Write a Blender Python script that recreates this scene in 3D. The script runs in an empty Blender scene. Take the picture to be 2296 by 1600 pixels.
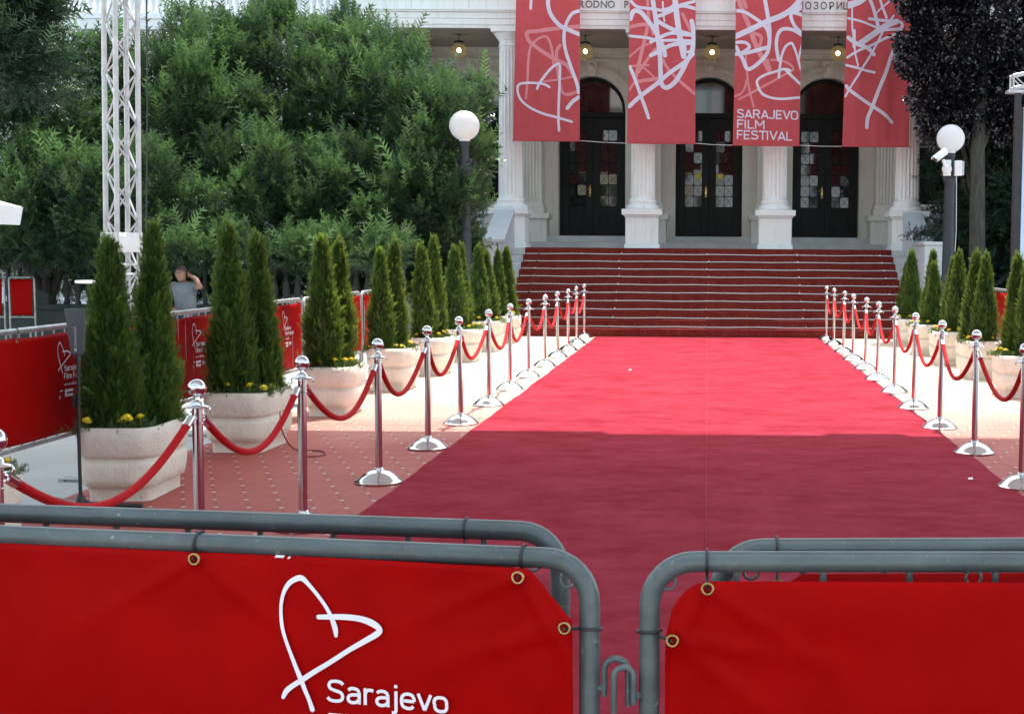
import bpy, math, random
import numpy as np
from mathutils import Matrix, Vector, Euler
R = math.radians
scene = bpy.context.scene
COL = scene.collection

# ------------------------------------------------------------------ camera, sky, sun, exposure
F, PX, PY = 2968.0, 1586.0, 800.0            # focal length and principal point, photo units 2295 x 1600
CAMZ = 1.58
PITCH = math.atan(235.0 / F)
ROLL = 0.0075
cam_d = bpy.data.cameras.new('camera'); cam = bpy.data.objects.new('camera', cam_d); COL.objects.link(cam)
cam_d.sensor_width = 36.0; cam_d.lens = F / 2295.3 * 36.0
cam_d.shift_x = (2295.3 / 2 - PX) / 2295.3
cam_d.clip_start = 0.05; cam_d.clip_end = 900.0
cam.matrix_world = Matrix.Translation((0, 0, CAMZ)) @ Matrix.Rotation(R(90) - PITCH, 4, 'X') @ Matrix.Rotation(ROLL, 4, 'Z')
scene.camera = cam

SUN_EL, SUN_AZ = 68.0, 12.0                  # azimuth from +Y towards +X
world = bpy.data.worlds.new('World'); scene.world = world; world.use_nodes = True
wn = world.node_tree; wn.nodes.clear()
sky = wn.nodes.new('ShaderNodeTexSky'); sky.sky_type = 'NISHITA'; sky.sun_disc = False
sky.sun_elevation = R(SUN_EL); sky.sun_rotation = R(SUN_AZ); sky.air_density = 1.0; sky.dust_density = 2.0
bg = wn.nodes.new('ShaderNodeBackground'); bg.inputs['Strength'].default_value = 0.15
wo = wn.nodes.new('ShaderNodeOutputWorld')
hs = wn.nodes.new('ShaderNodeHueSaturation'); hs.inputs['Saturation'].default_value = 0.55
tint = wn.nodes.new('ShaderNodeMix'); tint.data_type = 'RGBA'; tint.blend_type = 'MULTIPLY'; tint.inputs[0].default_value = 1.0; tint.inputs[7].default_value = (0.97, 1.02, 0.95, 1)   # hazy summer sky
wn.links.new(sky.outputs[0], hs.inputs['Color']); wn.links.new(hs.outputs[0], tint.inputs[6]); wn.links.new(tint.outputs[2], bg.inputs[0]); wn.links.new(bg.outputs[0], wo.inputs[0])
sun_d = bpy.data.lights.new('sun', 'SUN'); sun = bpy.data.objects.new('sun', sun_d); COL.objects.link(sun)
sun_d.energy = 2.4; sun_d.angle = R(0.5); sun_d.color = (1.0, 0.955, 0.88)
sdir = Vector((math.sin(R(SUN_AZ)) * math.cos(R(SUN_EL)), math.cos(R(SUN_AZ)) * math.cos(R(SUN_EL)), math.sin(R(SUN_EL))))
sun.rotation_euler = sdir.to_track_quat('Z', 'Y').to_euler()
scene.view_settings.view_transform = 'Standard'; scene.view_settings.look = 'None'
scene.view_settings.gamma = 1.0; scene.view_settings.use_curve_mapping = False
scene.view_settings.exposure = 1.85

# ------------------------------------------------------------------ measuring helper: photo point -> world
def ray(x, y):
    u, v = x - PX, -(y - PY)
    u, v = u * math.cos(ROLL) - v * math.sin(ROLL), u * math.sin(ROLL) + v * math.cos(ROLL)
    return Vector((u, F * math.cos(PITCH) + v * math.sin(PITCH), v * math.cos(PITCH) - F * math.sin(PITCH)))
def at(x, y, Y):
    d = ray(x, y); t = Y / d.y
    return Vector((d.x * t, Y, CAMZ + d.z * t))
def on_plane(x, y, p, n):
    d = ray(x, y); o = Vector((0, 0, CAMZ)); t = (Vector(p) - o).dot(n) / d.dot(n)
    return o + d * t

# ------------------------------------------------------------------ tags and objects
def tag(o, label=None, cat=None, group=None, kind=None):
    if label: o['label'] = label
    if cat: o['category'] = cat
    if group: o['group'] = group
    if kind: o['kind'] = kind
    return o
def thing(name, label, cat, loc=(0, 0, 0), rz=0.0, group=None):
    o = bpy.data.objects.new(name, None); COL.objects.link(o)
    o.empty_display_size = 0.1
    o.location = loc; o.rotation_euler = (0, 0, rz)
    return tag(o, label, cat, group)
def children(o): return [c for c in bpy.data.objects if c.parent == o]
def copy_tree(o, parent=None, keep=True):
    c = o.copy(); COL.objects.link(c); c.parent = parent
    for ch in list(o.children): copy_tree(ch, c)
    return c
def place_copy(src, loc, rz, label, group=None, scale=None):
    c = copy_tree(src); c.location = loc; c.rotation_euler = (0, 0, rz); c['label'] = label
    if group: c['group'] = group
    if scale: c.scale = scale
    return c

def frame_from(d):
    d = Vector(d).normalized()
    a = Vector((0, 0, 1)) if abs(d.z) < 0.95 else Vector((1, 0, 0))
    x = a.cross(d).normalized(); y = d.cross(x)
    return x, y, d

class MB:
    def __init__(s): s.v = []; s.f = []; s.m = Matrix.Identity(4)
    def add(s, vs, fs):
        b = len(s.v)
        for p in vs:
            q = s.m @ Vector(p); s.v.append((q.x, q.y, q.z))
        for f in fs: s.f.append([i + b for i in f])
        return s
    def box(s, x0, x1, y0, y1, z0, z1):
        return s.add([(x0,y0,z0),(x1,y0,z0),(x1,y1,z0),(x0,y1,z0),(x0,y0,z1),(x1,y0,z1),(x1,y1,z1),(x0,y1,z1)],
                     [(0,3,2,1),(4,5,6,7),(0,1,5,4),(1,2,6,5),(2,3,7,6),(3,0,4,7)])
    def obox(s, c, hx, hy, hz, rot=None):
        M = Matrix.Translation(c) @ (rot if rot is not None else Matrix.Identity(4))
        vs = [M @ Vector((a*hx, b*hy, d*hz)) for a, b, d in ((-1,-1,-1),(1,-1,-1),(1,1,-1),(-1,1,-1),(-1,-1,1),(1,-1,1),(1,1,1),(-1,1,1))]
        return s.add(vs, [(0,3,2,1),(4,5,6,7),(0,1,5,4),(1,2,6,5),(2,3,7,6),(3,0,4,7)])
    def cyl(s, p0, p1, r0, r1=None, n=16, cap=True):
        r1 = r0 if r1 is None else r1
        p0, p1 = Vector(p0), Vector(p1); x, y, d = frame_from(p1 - p0)
        vs = []
        for p, r in ((p0, r0), (p1, r1)):
            for i in range(n):
                a = 2*math.pi*i/n; vs.append(p + x*math.cos(a)*r + y*math.sin(a)*r)
        fs = [(i, (i+1) % n, n+(i+1) % n, n+i) for i in range(n)]
        if cap: fs += [tuple(range(n-1, -1, -1)), tuple(range(n, 2*n))]
        return s.add(vs, fs)
    def tube(s, pts, r, n=12, closed=False, cap=True):
        pts = [Vector(p) for p in pts]; N = len(pts)
        rs = r if isinstance(r, (list, tuple)) else [r]*N
        vs = []; prev = None
        for i, p in enumerate(pts):
            if closed: t = (pts[(i+1) % N] - pts[i-1]).normalized()
            else: t = (pts[min(i+1, N-1)] - pts[max(i-1, 0)]).normalized()
            if prev is None: x, y, _ = frame_from(t)
            else:
                x = (prev - t*prev.dot(t)).normalized(); y = t.cross(x)
            prev = x
            for k in range(n):
                a = 2*math.pi*k/n; vs.append(p + x*math.cos(a)*rs[i] + y*math.sin(a)*rs[i])
        fs = []
        for i in range(N if closed else N-1):
            j = (i+1) % N
            for k in range(n):
                fs.append((i*n+k, i*n+(k+1) % n, j*n+(k+1) % n, j*n+k))
        if cap and not closed: fs += [tuple(range(n-1, -1, -1)), tuple(range((N-1)*n, N*n))]
        return s.add(vs, fs)
    def lathe(s, prof, c=(0, 0, 0), n=24, phase=0.0):
        c = Vector(c); vs = []; fs = []
        for r, z in prof:
            for i in range(n):
                a = 2*math.pi*i/n + phase; vs.append(c + Vector((r*math.cos(a), r*math.sin(a), z)))
        for j in range(len(prof)-1):
            for i in range(n):
                fs.append((j*n+i, j*n+(i+1) % n, (j+1)*n+(i+1) % n, (j+1)*n+i))
        if prof[0][0] > 1e-4: fs.append(tuple(range(n-1, -1, -1)))
        if prof[-1][0] > 1e-4: fs.append(tuple(range((len(prof)-1)*n, len(prof)*n)))
        return s.add(vs, fs)
    def loft(s, rings, cap=True):
        n = len(rings[0]); vs = [p for r in rings for p in r]; fs = []
        for j in range(len(rings)-1):
            for i in range(n): fs.append((j*n+i, j*n+(i+1) % n, (j+1)*n+(i+1) % n, (j+1)*n+i))
        if cap: fs += [tuple(range(n-1, -1, -1)), tuple(range((len(rings)-1)*n, len(rings)*n))]
        return s.add(vs, fs)
    def sphere(s, c, r, n=20, k=12, sz=1.0):
        prof = [(max(r*math.sin(math.pi*i/k), 1e-5), -r*math.cos(math.pi*i/k)*sz) for i in range(k+1)]
        return s.lathe(prof, c, n)
    def prism(s, poly, y0, y1):      # polygon in x,z, counter-clockwise seen from -y
        n = len(poly)
        vs = [(x, y0, z) for x, z in poly] + [(x, y1, z) for x, z in poly]
        fs = [tuple(range(n)), tuple(range(2*n-1, n-1, -1))] + [(i, n+i, n+(i+1) % n, (i+1) % n) for i in range(n)]
        return s.add(vs, fs)
    def build(s, name, mat, parent=None, smooth=False, angle=40, bevel=0.0, seg=2, loc=None):
        me = bpy.data.meshes.new(name); me.from_pydata(s.v, [], s.f); me.validate(); me.update()
        if mat: me.materials.append(mat)
        if smooth:
            me.shade_smooth()
            try: me.set_sharp_from_angle(angle=R(angle))
            except Exception: pass
        o = bpy.data.objects.new(name, me); COL.objects.link(o)
        if parent: o.parent = parent
        if loc is not None: o.location = loc
        if bevel:
            b = o.modifiers.new('bevel', 'BEVEL'); b.width = bevel; b.segments = seg; b.limit_method = 'ANGLE'; b.angle_limit = R(50)
        return o

def np_mesh(name, V, faces_n, mat, parent=None, tone=None, idx=None):
    """V: (N*faces_n,3) vertex array, one face for each run of faces_n vertices (or idx: (M,faces_n))"""
    me = bpy.data.meshes.new(name)
    if idx is None: idx = np.arange(len(V)).reshape(-1, faces_n)
    me.vertices.add(len(V)); me.vertices.foreach_set('co', V.astype(np.float32).ravel())
    me.loops.add(idx.size); me.loops.foreach_set('vertex_index', idx.astype(np.int32).ravel())
    me.polygons.add(len(idx)); me.polygons.foreach_set('loop_start', (np.arange(len(idx))*faces_n).astype(np.int32))
    me.update(calc_edges=True)
    if tone is not None:
        a = me.attributes.new('tone', 'FLOAT', 'POINT'); a.data.foreach_set('value', tone.astype(np.float32))
    me.materials.append(mat)
    o = bpy.data.objects.new(name, me); COL.objects.link(o)
    if parent: o.parent = parent
    return o

# ------------------------------------------------------------------ materials
class NT:
    def __init__(s, m): s.t = m.node_tree; s.n = s.t.nodes; s.l = s.t.links
    def new(s, k, **kw):
        n = s.n.new(k)
        for a, b in kw.items(): setattr(n, a, b)
        return n
    def link(s, a, b): s.l.new(a, b)
    def val(s, sock, v):
        if hasattr(v, 'is_output') or isinstance(v, bpy.types.NodeSocket): s.l.new(v, sock)
        else: sock.default_value = v
    def math(s, op, a, b=0.0, c=None):
        n = s.new('ShaderNodeMath', operation=op); s.val(n.inputs[0], a); s.val(n.inputs[1], b)
        if c is not None: s.val(n.inputs[2], c)
        return n.outputs[0]
    def mix(s, f, a, b):
        n = s.new('ShaderNodeMix', data_type='RGBA'); s.val(n.inputs[0], f)
        s.val(n.inputs[6], a if not isinstance(a, tuple) else (*a[:3], 1)); s.val(n.inputs[7], b if not isinstance(b, tuple) else (*b[:3], 1))
        return n.outputs[2]
    def coord(s, kind='Object'):
        return s.new('ShaderNodeTexCoord').outputs[kind]
    def noise(s, vec, scale, detail=4.0, rough=0.55, scl=None):
        if scl is not None:
            mp = s.new('ShaderNodeMapping'); mp.inputs['Scale'].default_value = scl; s.link(vec, mp.inputs[0]); vec = mp.outputs[0]
        n = s.new('ShaderNodeTexNoise'); n.inputs['Scale'].default_value = scale; n.inputs['Detail'].default_value = detail
        n.inputs['Roughness'].default_value = rough; s.link(vec, n.inputs['Vector']); return n.outputs[0]
    def ramp(s, f, a, b):
        n = s.new('ShaderNodeMapRange'); n.inputs[1].default_value = a; n.inputs[2].default_value = b; s.link(f, n.inputs[0]); return n.outputs[0]
    def bump(s, h, strength, dist, nrm=None):
        n = s.new('ShaderNodeBump'); n.inputs['Strength'].default_value = strength; n.inputs['Distance'].default_value = dist
        s.link(h, n.inputs['Height'])
        if nrm is not None: s.link(nrm, n.inputs['Normal'])
        return n.outputs[0]
def newmat(name):
    m = bpy.data.materials.new(name); m.use_nodes = True
    return m, NT(m), m.node_tree.nodes['Principled BSDF']
def pmat(name, c1, c2=None, scale=3.0, rough=0.6, metal=0.0, bump=0.0, bscale=40.0, lo=0.35, hi=0.65, spec=0.5, rvar=0.0, scl=None, sheen=0.0, coat=0.0):
    m, t, b = newmat(name); co = t.coord()
    b.inputs['Roughness'].default_value = rough; b.inputs['Metallic'].default_value = metal
    b.inputs['Specular IOR Level'].default_value = spec
    if coat: b.inputs['Coat Weight'].default_value = coat; b.inputs['Coat Roughness'].default_value = 0.15
    if sheen: b.inputs['Sheen Weight'].default_value = sheen; b.inputs['Sheen Roughness'].default_value = 0.4
    b.inputs['Base Color'].default_value = (*c1, 1)
    if c2 is not None:
        n1 = t.noise(co, scale, 6, scl=scl)
        t.link(t.mix(t.ramp(n1, lo, hi), c1, c2), b.inputs['Base Color'])
        if rvar:
            t.link(t.math('ADD', t.math('MULTIPLY', n1, rvar), rough - rvar/2), b.inputs['Roughness'])
    if bump:
        n2 = t.noise(co, bscale, 3)
        t.link(t.bump(n2, bump, 0.01), b.inputs['Normal'])
    return m

def tile_marks(t, co, a, b2, half_x, half_y):
    sp = t.new('ShaderNodeSeparateXYZ'); t.link(co, sp.inputs[0])
    x = t.math('DIVIDE', sp.outputs[0], a); y = t.math('DIVIDE', sp.outputs[1], b2)
    def dot(ox, oy):
        fx = t.math('ABSOLUTE', t.math('SUBTRACT', t.math('FRACT', t.math('ADD', x, ox)), 0.5))
        fy = t.math('ABSOLUTE', t.math('SUBTRACT', t.math('FRACT', t.math('ADD', y, oy)), 0.5))
        return t.math('MULTIPLY', t.math('LESS_THAN', fx, half_x/a), t.math('LESS_THAN', fy, half_y/b2))
    d = t.math('MAXIMUM', dot(0.0, 0.0), dot(0.5, 0.5))
    l1 = t.math('ABSOLUTE', t.math('SUBTRACT', t.math('FRACT', t.math('ADD', t.math('ADD', x, y), 0.5)), 0.5))
    l2 = t.math('ABSOLUTE', t.math('SUBTRACT', t.math('FRACT', t.math('ADD', t.math('SUBTRACT', x, y), 0.5)), 0.5))
    ln = t.math('LESS_THAN', t.math('MINIMUM', l1, l2), 0.07)
    return d, ln, sp

M = {}
# carpet
m, t, b = newmat('red_carpet'); co = t.coord()
n1 = t.noise(co, 1.6, 6, 0.6, scl=(0.8, 1.3, 1)); n2 = t.noise(co, 90, 2, 0.5); n3 = t.noise(co, 6, 4, 0.6, scl=(0.7, 1.3, 1))
cA = t.mix(t.ramp(n1, 0.35, 0.68), (0.205, 0.011, 0.021), (0.285, 0.028, 0.047))
cB = t.mix(t.math('MULTIPLY', t.ramp(n3, 0.42, 0.74), 0.38), cA, (0.40, 0.064, 0.094))
t.link(t.mix(t.math('MULTIPLY', n2, 0.35), cB, (0.18, 0.006, 0.014)), b.inputs['Base Color'])
b.inputs['Roughness'].default_value = 1.0; b.inputs['Specular IOR Level'].default_value = 0.03
b.inputs['Sheen Weight'].default_value = 0.05; b.inputs['Sheen Roughness'].default_value = 0.5; b.inputs['Sheen Tint'].default_value = (1.0, 0.4, 0.5, 1)
t.link(t.bump(n2, 0.5, 0.006, t.bump(n1, 0.10, 0.03)), b.inputs['Normal'])
M['carpet'] = m
# patterned floor strip (reddish near, blending to sand colour towards the steps)
m, t, b = newmat('patterned_paving'); co = t.coord()
d, ln, sp = tile_marks(t, co, 0.2, 0.5, 0.0125, 0.017)
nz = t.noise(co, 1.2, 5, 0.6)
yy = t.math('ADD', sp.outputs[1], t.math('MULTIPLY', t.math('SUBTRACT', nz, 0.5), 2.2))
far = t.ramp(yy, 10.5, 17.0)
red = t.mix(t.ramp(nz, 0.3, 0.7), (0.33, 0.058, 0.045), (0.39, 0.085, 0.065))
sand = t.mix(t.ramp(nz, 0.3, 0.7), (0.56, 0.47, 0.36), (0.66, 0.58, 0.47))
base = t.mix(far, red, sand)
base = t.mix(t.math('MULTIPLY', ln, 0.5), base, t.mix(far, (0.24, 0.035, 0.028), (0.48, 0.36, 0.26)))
base = t.mix(t.math('MULTIPLY', d, 0.8), base, (0.66, 0.56, 0.48))
t.link(base, b.inputs['Base Color']); b.inputs['Roughness'].default_value = 0.62; b.inputs['Specular IOR Level'].default_value = 0.35
t.link(t.bump(t.noise(co, 60, 2), 0.25, 0.004), b.inputs['Normal'])
M['paving'] = m
# stair runner
m, t, b = newmat('stair_runner'); co = t.coord()
d, ln, sp = tile_marks(t, co, 0.2, 0.149, 0.014, 0.011)
spz = t.math('ABSOLUTE', t.math('SUBTRACT', t.math('FRACT', t.math('DIVIDE', sp.outputs[2], 0.1491)), 0.5))
fx = t.math('ABSOLUTE', t.math('SUBTRACT', t.math('FRACT', t.math('DIVIDE', sp.outputs[0], 0.21)), 0.5))
dots = t.math('MULTIPLY', t.math('LESS_THAN', spz, 0.09), t.math('LESS_THAN', fx, 0.05))
nz = t.noise(co, 5, 5, 0.6)
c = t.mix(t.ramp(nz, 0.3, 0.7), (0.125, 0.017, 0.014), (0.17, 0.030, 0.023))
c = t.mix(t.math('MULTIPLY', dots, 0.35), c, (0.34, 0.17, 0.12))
t.link(c, b.inputs['Base Color']); b.inputs['Roughness'].default_value = 0.95
b.inputs['Specular IOR Level'].default_value = 0.03
t.link(t.bump(t.noise(co, 120, 2), 0.4, 0.004), b.inputs['Normal'])
M['runner'] = m
# pale plaza stone slabs
m, t, b = newmat('plaza_stone'); co = t.coord()
br = t.new('ShaderNodeTexBrick'); br.inputs['Scale'].default_value = 1.0; br.inputs['Mortar Size'].default_value = 0.006
br.inputs['Brick Width'].default_value = 1.2; br.inputs['Row Height'].default_value = 0.6
br.inputs['Color1'].default_value = (0.34, 0.36, 0.37, 1); br.inputs['Color2'].default_value = (0.39, 0.41, 0.42, 1); br.inputs['Mortar'].default_value = (0.30, 0.30, 0.30, 1)
t.link(co, br.inputs['Vector'])
nz = t.noise(co, 2.5, 6, 0.65)
t.link(t.mix(t.math('MULTIPLY', t.ramp(nz, 0.35, 0.7), 0.35), br.outputs[0], (0.28, 0.29, 0.29)), b.inputs['Base Color'])
b.inputs['Roughness'].default_value = 0.6; t.link(t.bump(t.noise(co, 50, 2), 0.2, 0.003), b.inputs['Normal'])
M['plaza'] = m
# facade render with fine grime
def plaster(name, c1, c2, joint=0.0):
    m, t, b = newmat(name); co = t.coord()
    nz = t.noise(co, 0.9, 7, 0.65); st = t.noise(co, 3.0, 5, 0.6, scl=(3.0, 3.0, 0.35)); fine = t.noise(co, 26, 4, 0.6)
    c = t.mix(t.ramp(nz, 0.32, 0.7), c1, c2)
    dk = tuple(v*0.66 for v in c1)
    c = t.mix(t.math('MULTIPLY', t.ramp(st, 0.52, 0.78), 0.55), c, dk)
    c = t.mix(t.math('MULTIPLY', t.ramp(fine, 0.58, 0.75), 0.14), c, dk)
    t.link(c, b.inputs['Base Color']); b.inputs['Roughness'].default_value = 0.75; b.inputs['Specular IOR Level'].default_value = 0.3
    t.link(t.bump(t.noise(co, 70, 3), 0.2, 0.004), b.inputs['Normal'])
    return m
M['white'] = plaster('white_painted_stone', (0.74, 0.77, 0.76), (0.80, 0.83, 0.82))
M['wall'] = plaster('porch_wall_paint', (0.66, 0.66, 0.60), (0.74, 0.74, 0.68))
M['wing'] = plaster('wing_wall_paint', (0.62, 0.64, 0.67), (0.70, 0.72, 0.74))
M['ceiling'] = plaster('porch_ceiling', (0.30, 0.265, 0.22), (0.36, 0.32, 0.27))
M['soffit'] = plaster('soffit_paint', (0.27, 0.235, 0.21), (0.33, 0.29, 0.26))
M['shadestone'] = pmat('shade_darkened_stone', (0.035, 0.045, 0.042), (0.075, 0.088, 0.082), 3, 0.85, bump=0.3)  # pale stone darkened, its colour carries the shade under the hedge
M['greystone'] = pmat('grey_step_stone', (0.42, 0.45, 0.45), (0.55, 0.57, 0.56), 2.2, 0.7, bump=0.3)
M['coping'] = pmat('blue_grey_coping', (0.42, 0.46, 0.50), (0.50, 0.54, 0.58), 1.6, 0.65, bump=0.15)
M['pinkstone'] = pmat('pink_veined_marble', (0.56, 0.48, 0.45), (0.68, 0.62, 0.58), 4.0, 0.55, bump=0.1, lo=0.45, hi=0.58)
M['concrete'] = None
m, t, b = newmat('cast_stone'); co = t.coord()
nz = t.noise(co, 3.2, 7, 0.65); fine = t.noise(co, 45, 5, 0.7); vo = t.new('ShaderNodeTexVoronoi'); vo.inputs['Scale'].default_value = 38; t.link(co, vo.inputs['Vector'])
c = t.mix(t.ramp(nz, 0.3, 0.72), (0.66, 0.585, 0.50), (0.80, 0.735, 0.65))
c = t.mix(t.math('MULTIPLY', t.ramp(fine, 0.56, 0.76), 0.6), c, (0.36, 0.29, 0.22))
st_ = t.noise(co, 1.7, 6, 0.7, scl=(1.6, 1.6, 0.6)); c = t.mix(t.math('MULTIPLY', t.ramp(st_, 0.52, 0.72), 0.35), c, (0.42, 0.35, 0.27))
c = t.mix(t.math('MULTIPLY', t.math('LESS_THAN', vo.outputs[0], 0.09), 0.5), c, (0.25, 0.20, 0.17))
t.link(c, b.inputs['Base Color']); b.inputs['Roughness'].default_value = 0.85; b.inputs['Specular IOR Level'].default_value = 0.3
t.link(t.bump(fine, 0.9, 0.010, t.bump(nz, 0.5, 0.03)), b.inputs['Normal'])
M['concrete'] = m
M['soil'] = pmat('dark_soil', (0.035, 0.022, 0.014), (0.07, 0.045, 0.03), 20, 0.95, bump=0.8, bscale=60)
M['chrome'] = pmat('polished_steel', (0.70, 0.70, 0.71), (0.58, 0.58, 0.60), 9, 0.11, 1.0, rvar=0.14)
M['alu'] = pmat('bare_aluminium', (0.52, 0.52, 0.53), (0.42, 0.42, 0.44), 8, 0.42, 0.65, bump=0.05, rvar=0.12)
M['rod'] = pmat('bright_stair_rod', (0.75, 0.74, 0.72), (0.66, 0.65, 0.64), 8, 0.4, 0.4)
M['steel_paint'] = None
m, t, b = newmat('grey_blue_paint'); co = t.coord()
nz = t.noise(co, 9, 6, 0.7, scl=(0.35, 1, 1)); ch = t.noise(co, 55, 5, 0.75)
c = t.mix(t.ramp(nz, 0.38, 0.64), (0.050, 0.070, 0.075), (0.100, 0.126, 0.130))
c = t.mix(t.math('MULTIPLY', t.ramp(ch, 0.63, 0.69), 0.7), c, (0.38, 0.40, 0.38))
c = t.mix(t.math('MULTIPLY', t.ramp(ch, 0.33, 0.28), 0.6), c, (0.055, 0.06, 0.06))
t.link(c, b.inputs['Base Color']); b.inputs['Roughness'].default_value = 0.30
t.link(t.bump(ch, 0.35, 0.0015, t.bump(nz, 0.3, 0.004)), b.inputs['Normal'])
M['tube'] = m
M['zinc'] = pmat('galvanised_steel', (0.42, 0.43, 0.44), (0.30, 0.31, 0.32), 14, 0.42, 0.6, bump=0.1, rvar=0.15)
def vinyl(name, c1, c2, transl=0.0, rough=0.42, bs=0.25):
    m, t, b = newmat(name); co = t.coord()
    big = t.noise(co, 2.2, 3, 0.5, scl=(1, 1, 0.6)); nz = t.noise(co, 6, 5, 0.6); fine = t.noise(co, 260, 2, 0.5)
    t.link(t.mix(t.ramp(nz, 0.3, 0.7), c1, c2), b.inputs['Base Color'])
    b.inputs['Roughness'].default_value = rough; b.inputs['Specular IOR Level'].default_value = 0.05
    nrm = t.bump(fine, 0.12, 0.001, t.bump(big, bs, 0.06)); t.link(nrm, b.inputs['Normal'])
    if transl:
        tr = t.new('ShaderNodeBsdfTranslucent'); tr.inputs[0].default_value = (*c2, 1)
        mx = t.new('ShaderNodeMixShader'); mx.inputs[0].default_value = transl
        t.link(b.outputs[0], mx.inputs[1]); t.link(tr.outputs[0], mx.inputs[2])
        t.link(mx.outputs[0], t.n['Material Output'].inputs[0])
    return m
M['vinyl'] = vinyl('red_vinyl', (0.275, 0.0003, 0.0005), (0.34, 0.0006, 0.0008), rough=0.5)
M['flag'] = vinyl('red_flag_cloth', (0.54, 0.085, 0.098), (0.60, 0.11, 0.125), 0.35, 0.7, 0.1)
M['print'] = vinyl('white_print', (0.74, 0.75, 0.82), (0.80, 0.80, 0.88), 0.0, 0.5, 0.1)
M['flagprint'] = vinyl('pale_flag_print', (0.66, 0.64, 0.76), (0.72, 0.70, 0.82), 0.25, 0.7, 0.1)
M['pinkprint'] = vinyl('pink_flag_print', (0.68, 0.25, 0.27), (0.72, 0.30, 0.32), 0.25, 0.7, 0.1)
M['velvet'] = None
m, t, b = newmat('red_velvet'); co = t.coord(); nz = t.noise(co, 14, 4)
t.link(t.mix(nz, (0.31, 0.001, 0.004), (0.44, 0.003, 0.007)), b.inputs['Base Color']); b.inputs['Roughness'].default_value = 0.8
b.inputs['Sheen Weight'].default_value = 0.45; b.inputs['Sheen Roughness'].default_value = 0.3; b.inputs['Sheen Tint'].default_value = (1, 0.12, 0.12, 1)
b.inputs['Specular IOR Level'].default_value = 0.2
t.link(t.bump(t.noise(co, 150, 2), 0.3, 0.003), b.inputs['Normal']); M['velvet'] = m
M['black'] = pmat('black_plastic', (0.012, 0.012, 0.014), (0.022, 0.022, 0.025), 10, 0.45)
M['darkgrey'] = pmat('dark_grey_housing', (0.045, 0.052, 0.062), (0.06, 0.068, 0.08), 6, 0.55)
M['brass'] = pmat('brass', (0.45, 0.32, 0.14), (0.34, 0.24, 0.10), 30, 0.28, 1.0)
M['iron'] = pmat('dark_blue_grey_iron', (0.015, 0.020, 0.029), (0.026, 0.031, 0.042), 6, 0.5, bump=0.1)
M['darkwood'] = pmat('black_green_door_paint', (0.006, 0.010, 0.010), (0.012, 0.018, 0.018), 4, 0.5, bump=0.15, scl=(4, 4, 0.4), spec=0.2)
M['bark'] = pmat('grey_bark', (0.062, 0.062, 0.052), (0.03, 0.029, 0.025), 9, 0.9, bump=0.9, bscale=22, scl=(2, 2, 0.4))
M['greywhite'] = pmat('white_plastic', (0.74, 0.74, 0.75), (0.66, 0.66, 0.68), 5, 0.4)
M['paper'] = pmat('white_paper', (0.80, 0.80, 0.81), (0.74, 0.74, 0.76), 5, 0.8)
M['greyink'] = pmat('grey_ink', (0.40, 0.41, 0.44), None)
M['canvas_roof'] = vinyl('roof_fabric', (0.62, 0.62, 0.64), (0.66, 0.66, 0.68), 0.10, 0.8, 0.15)
M['canvas'] = vinyl('white_canvas', (0.78, 0.78, 0.80), (0.82, 0.82, 0.84), 0.35, 0.8, 0.15)
M['letter'] = pmat('dark_bronze_letters', (0.12, 0.12, 0.115), (0.17, 0.17, 0.16), 8, 0.5, 0.3)
M['skin'] = pmat('skin', (0.22, 0.115, 0.08), (0.28, 0.15, 0.10), 12, 0.55)
M['hair'] = pmat('dark_short_hair', (0.035, 0.022, 0.016), (0.06, 0.04, 0.03), 30, 0.7)
M['shirt'] = pmat('shade_darkened_shirt', (0.10, 0.12, 0.14), (0.145, 0.17, 0.19), 7, 0.85, bump=0.4, bscale=12)  # light grey cloth with the hedge's shade put into its colour
M['navy'] = pmat('navy_trousers', (0.015, 0.022, 0.05), (0.03, 0.04, 0.08), 9, 0.85, bump=0.3, bscale=14)
M['cable_red'] = pmat('dark_red_cable', (0.16, 0.02, 0.02), (0.22, 0.03, 0.03), 8, 0.4)
M['cream'] = plaster('town_house_render', (0.50, 0.44, 0.34), (0.58, 0.52, 0.42))
M['bluepanel'] = pmat('pale_blue_panel', (0.36, 0.56, 0.85), (0.50, 0.68, 0.90), 2, 0.5)
M['petal'] = pmat('yellow_petals', (0.86, 0.62, 0.015), (0.92, 0.74, 0.05), 30, 0.6)
# glass pane
m, t, b = newmat('dark_pane_glass'); b.inputs['Base Color'].default_value = (0.015, 0.02, 0.02, 1); b.inputs['Roughness'].default_value = 0.04
b.inputs['Specular IOR Level'].default_value = 0.6; b.inputs['IOR'].default_value = 1.6; M['glass'] = m
m, t, b = newmat('opal_globe'); b.inputs['Base Color'].default_value = (0.86, 0.86, 0.87, 1); b.inputs['Roughness'].default_value = 0.22
tr = t.new('ShaderNodeBsdfTranslucent'); tr.inputs[0].default_value = (0.9, 0.9, 0.9, 1); mx = t.new('ShaderNodeMixShader'); mx.inputs[0].default_value = 0.6
t.link(b.outputs[0], mx.inputs[1]); t.link(tr.outputs[0], mx.inputs[2]); t.link(mx.outputs[0], t.n['Material Output'].inputs[0]); M['opal'] = m
m, t, b = newmat('clear_lamp_glass'); b.inputs['Base Color'].default_value = (0.30, 0.26, 0.17, 1); b.inputs['Roughness'].default_value = 0.15
tr = t.new('ShaderNodeBsdfTransparent'); tr.inputs[0].default_value = (0.88, 0.85, 0.76, 1); mx = t.new('ShaderNodeMixShader'); mx.inputs[0].default_value = 0.74
t.link(b.outputs[0], mx.inputs[1]); t.link(tr.outputs[0], mx.inputs[2]); t.link(mx.outputs[0], t.n['Material Output'].inputs[0])
M['lampglass'] = m
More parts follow.
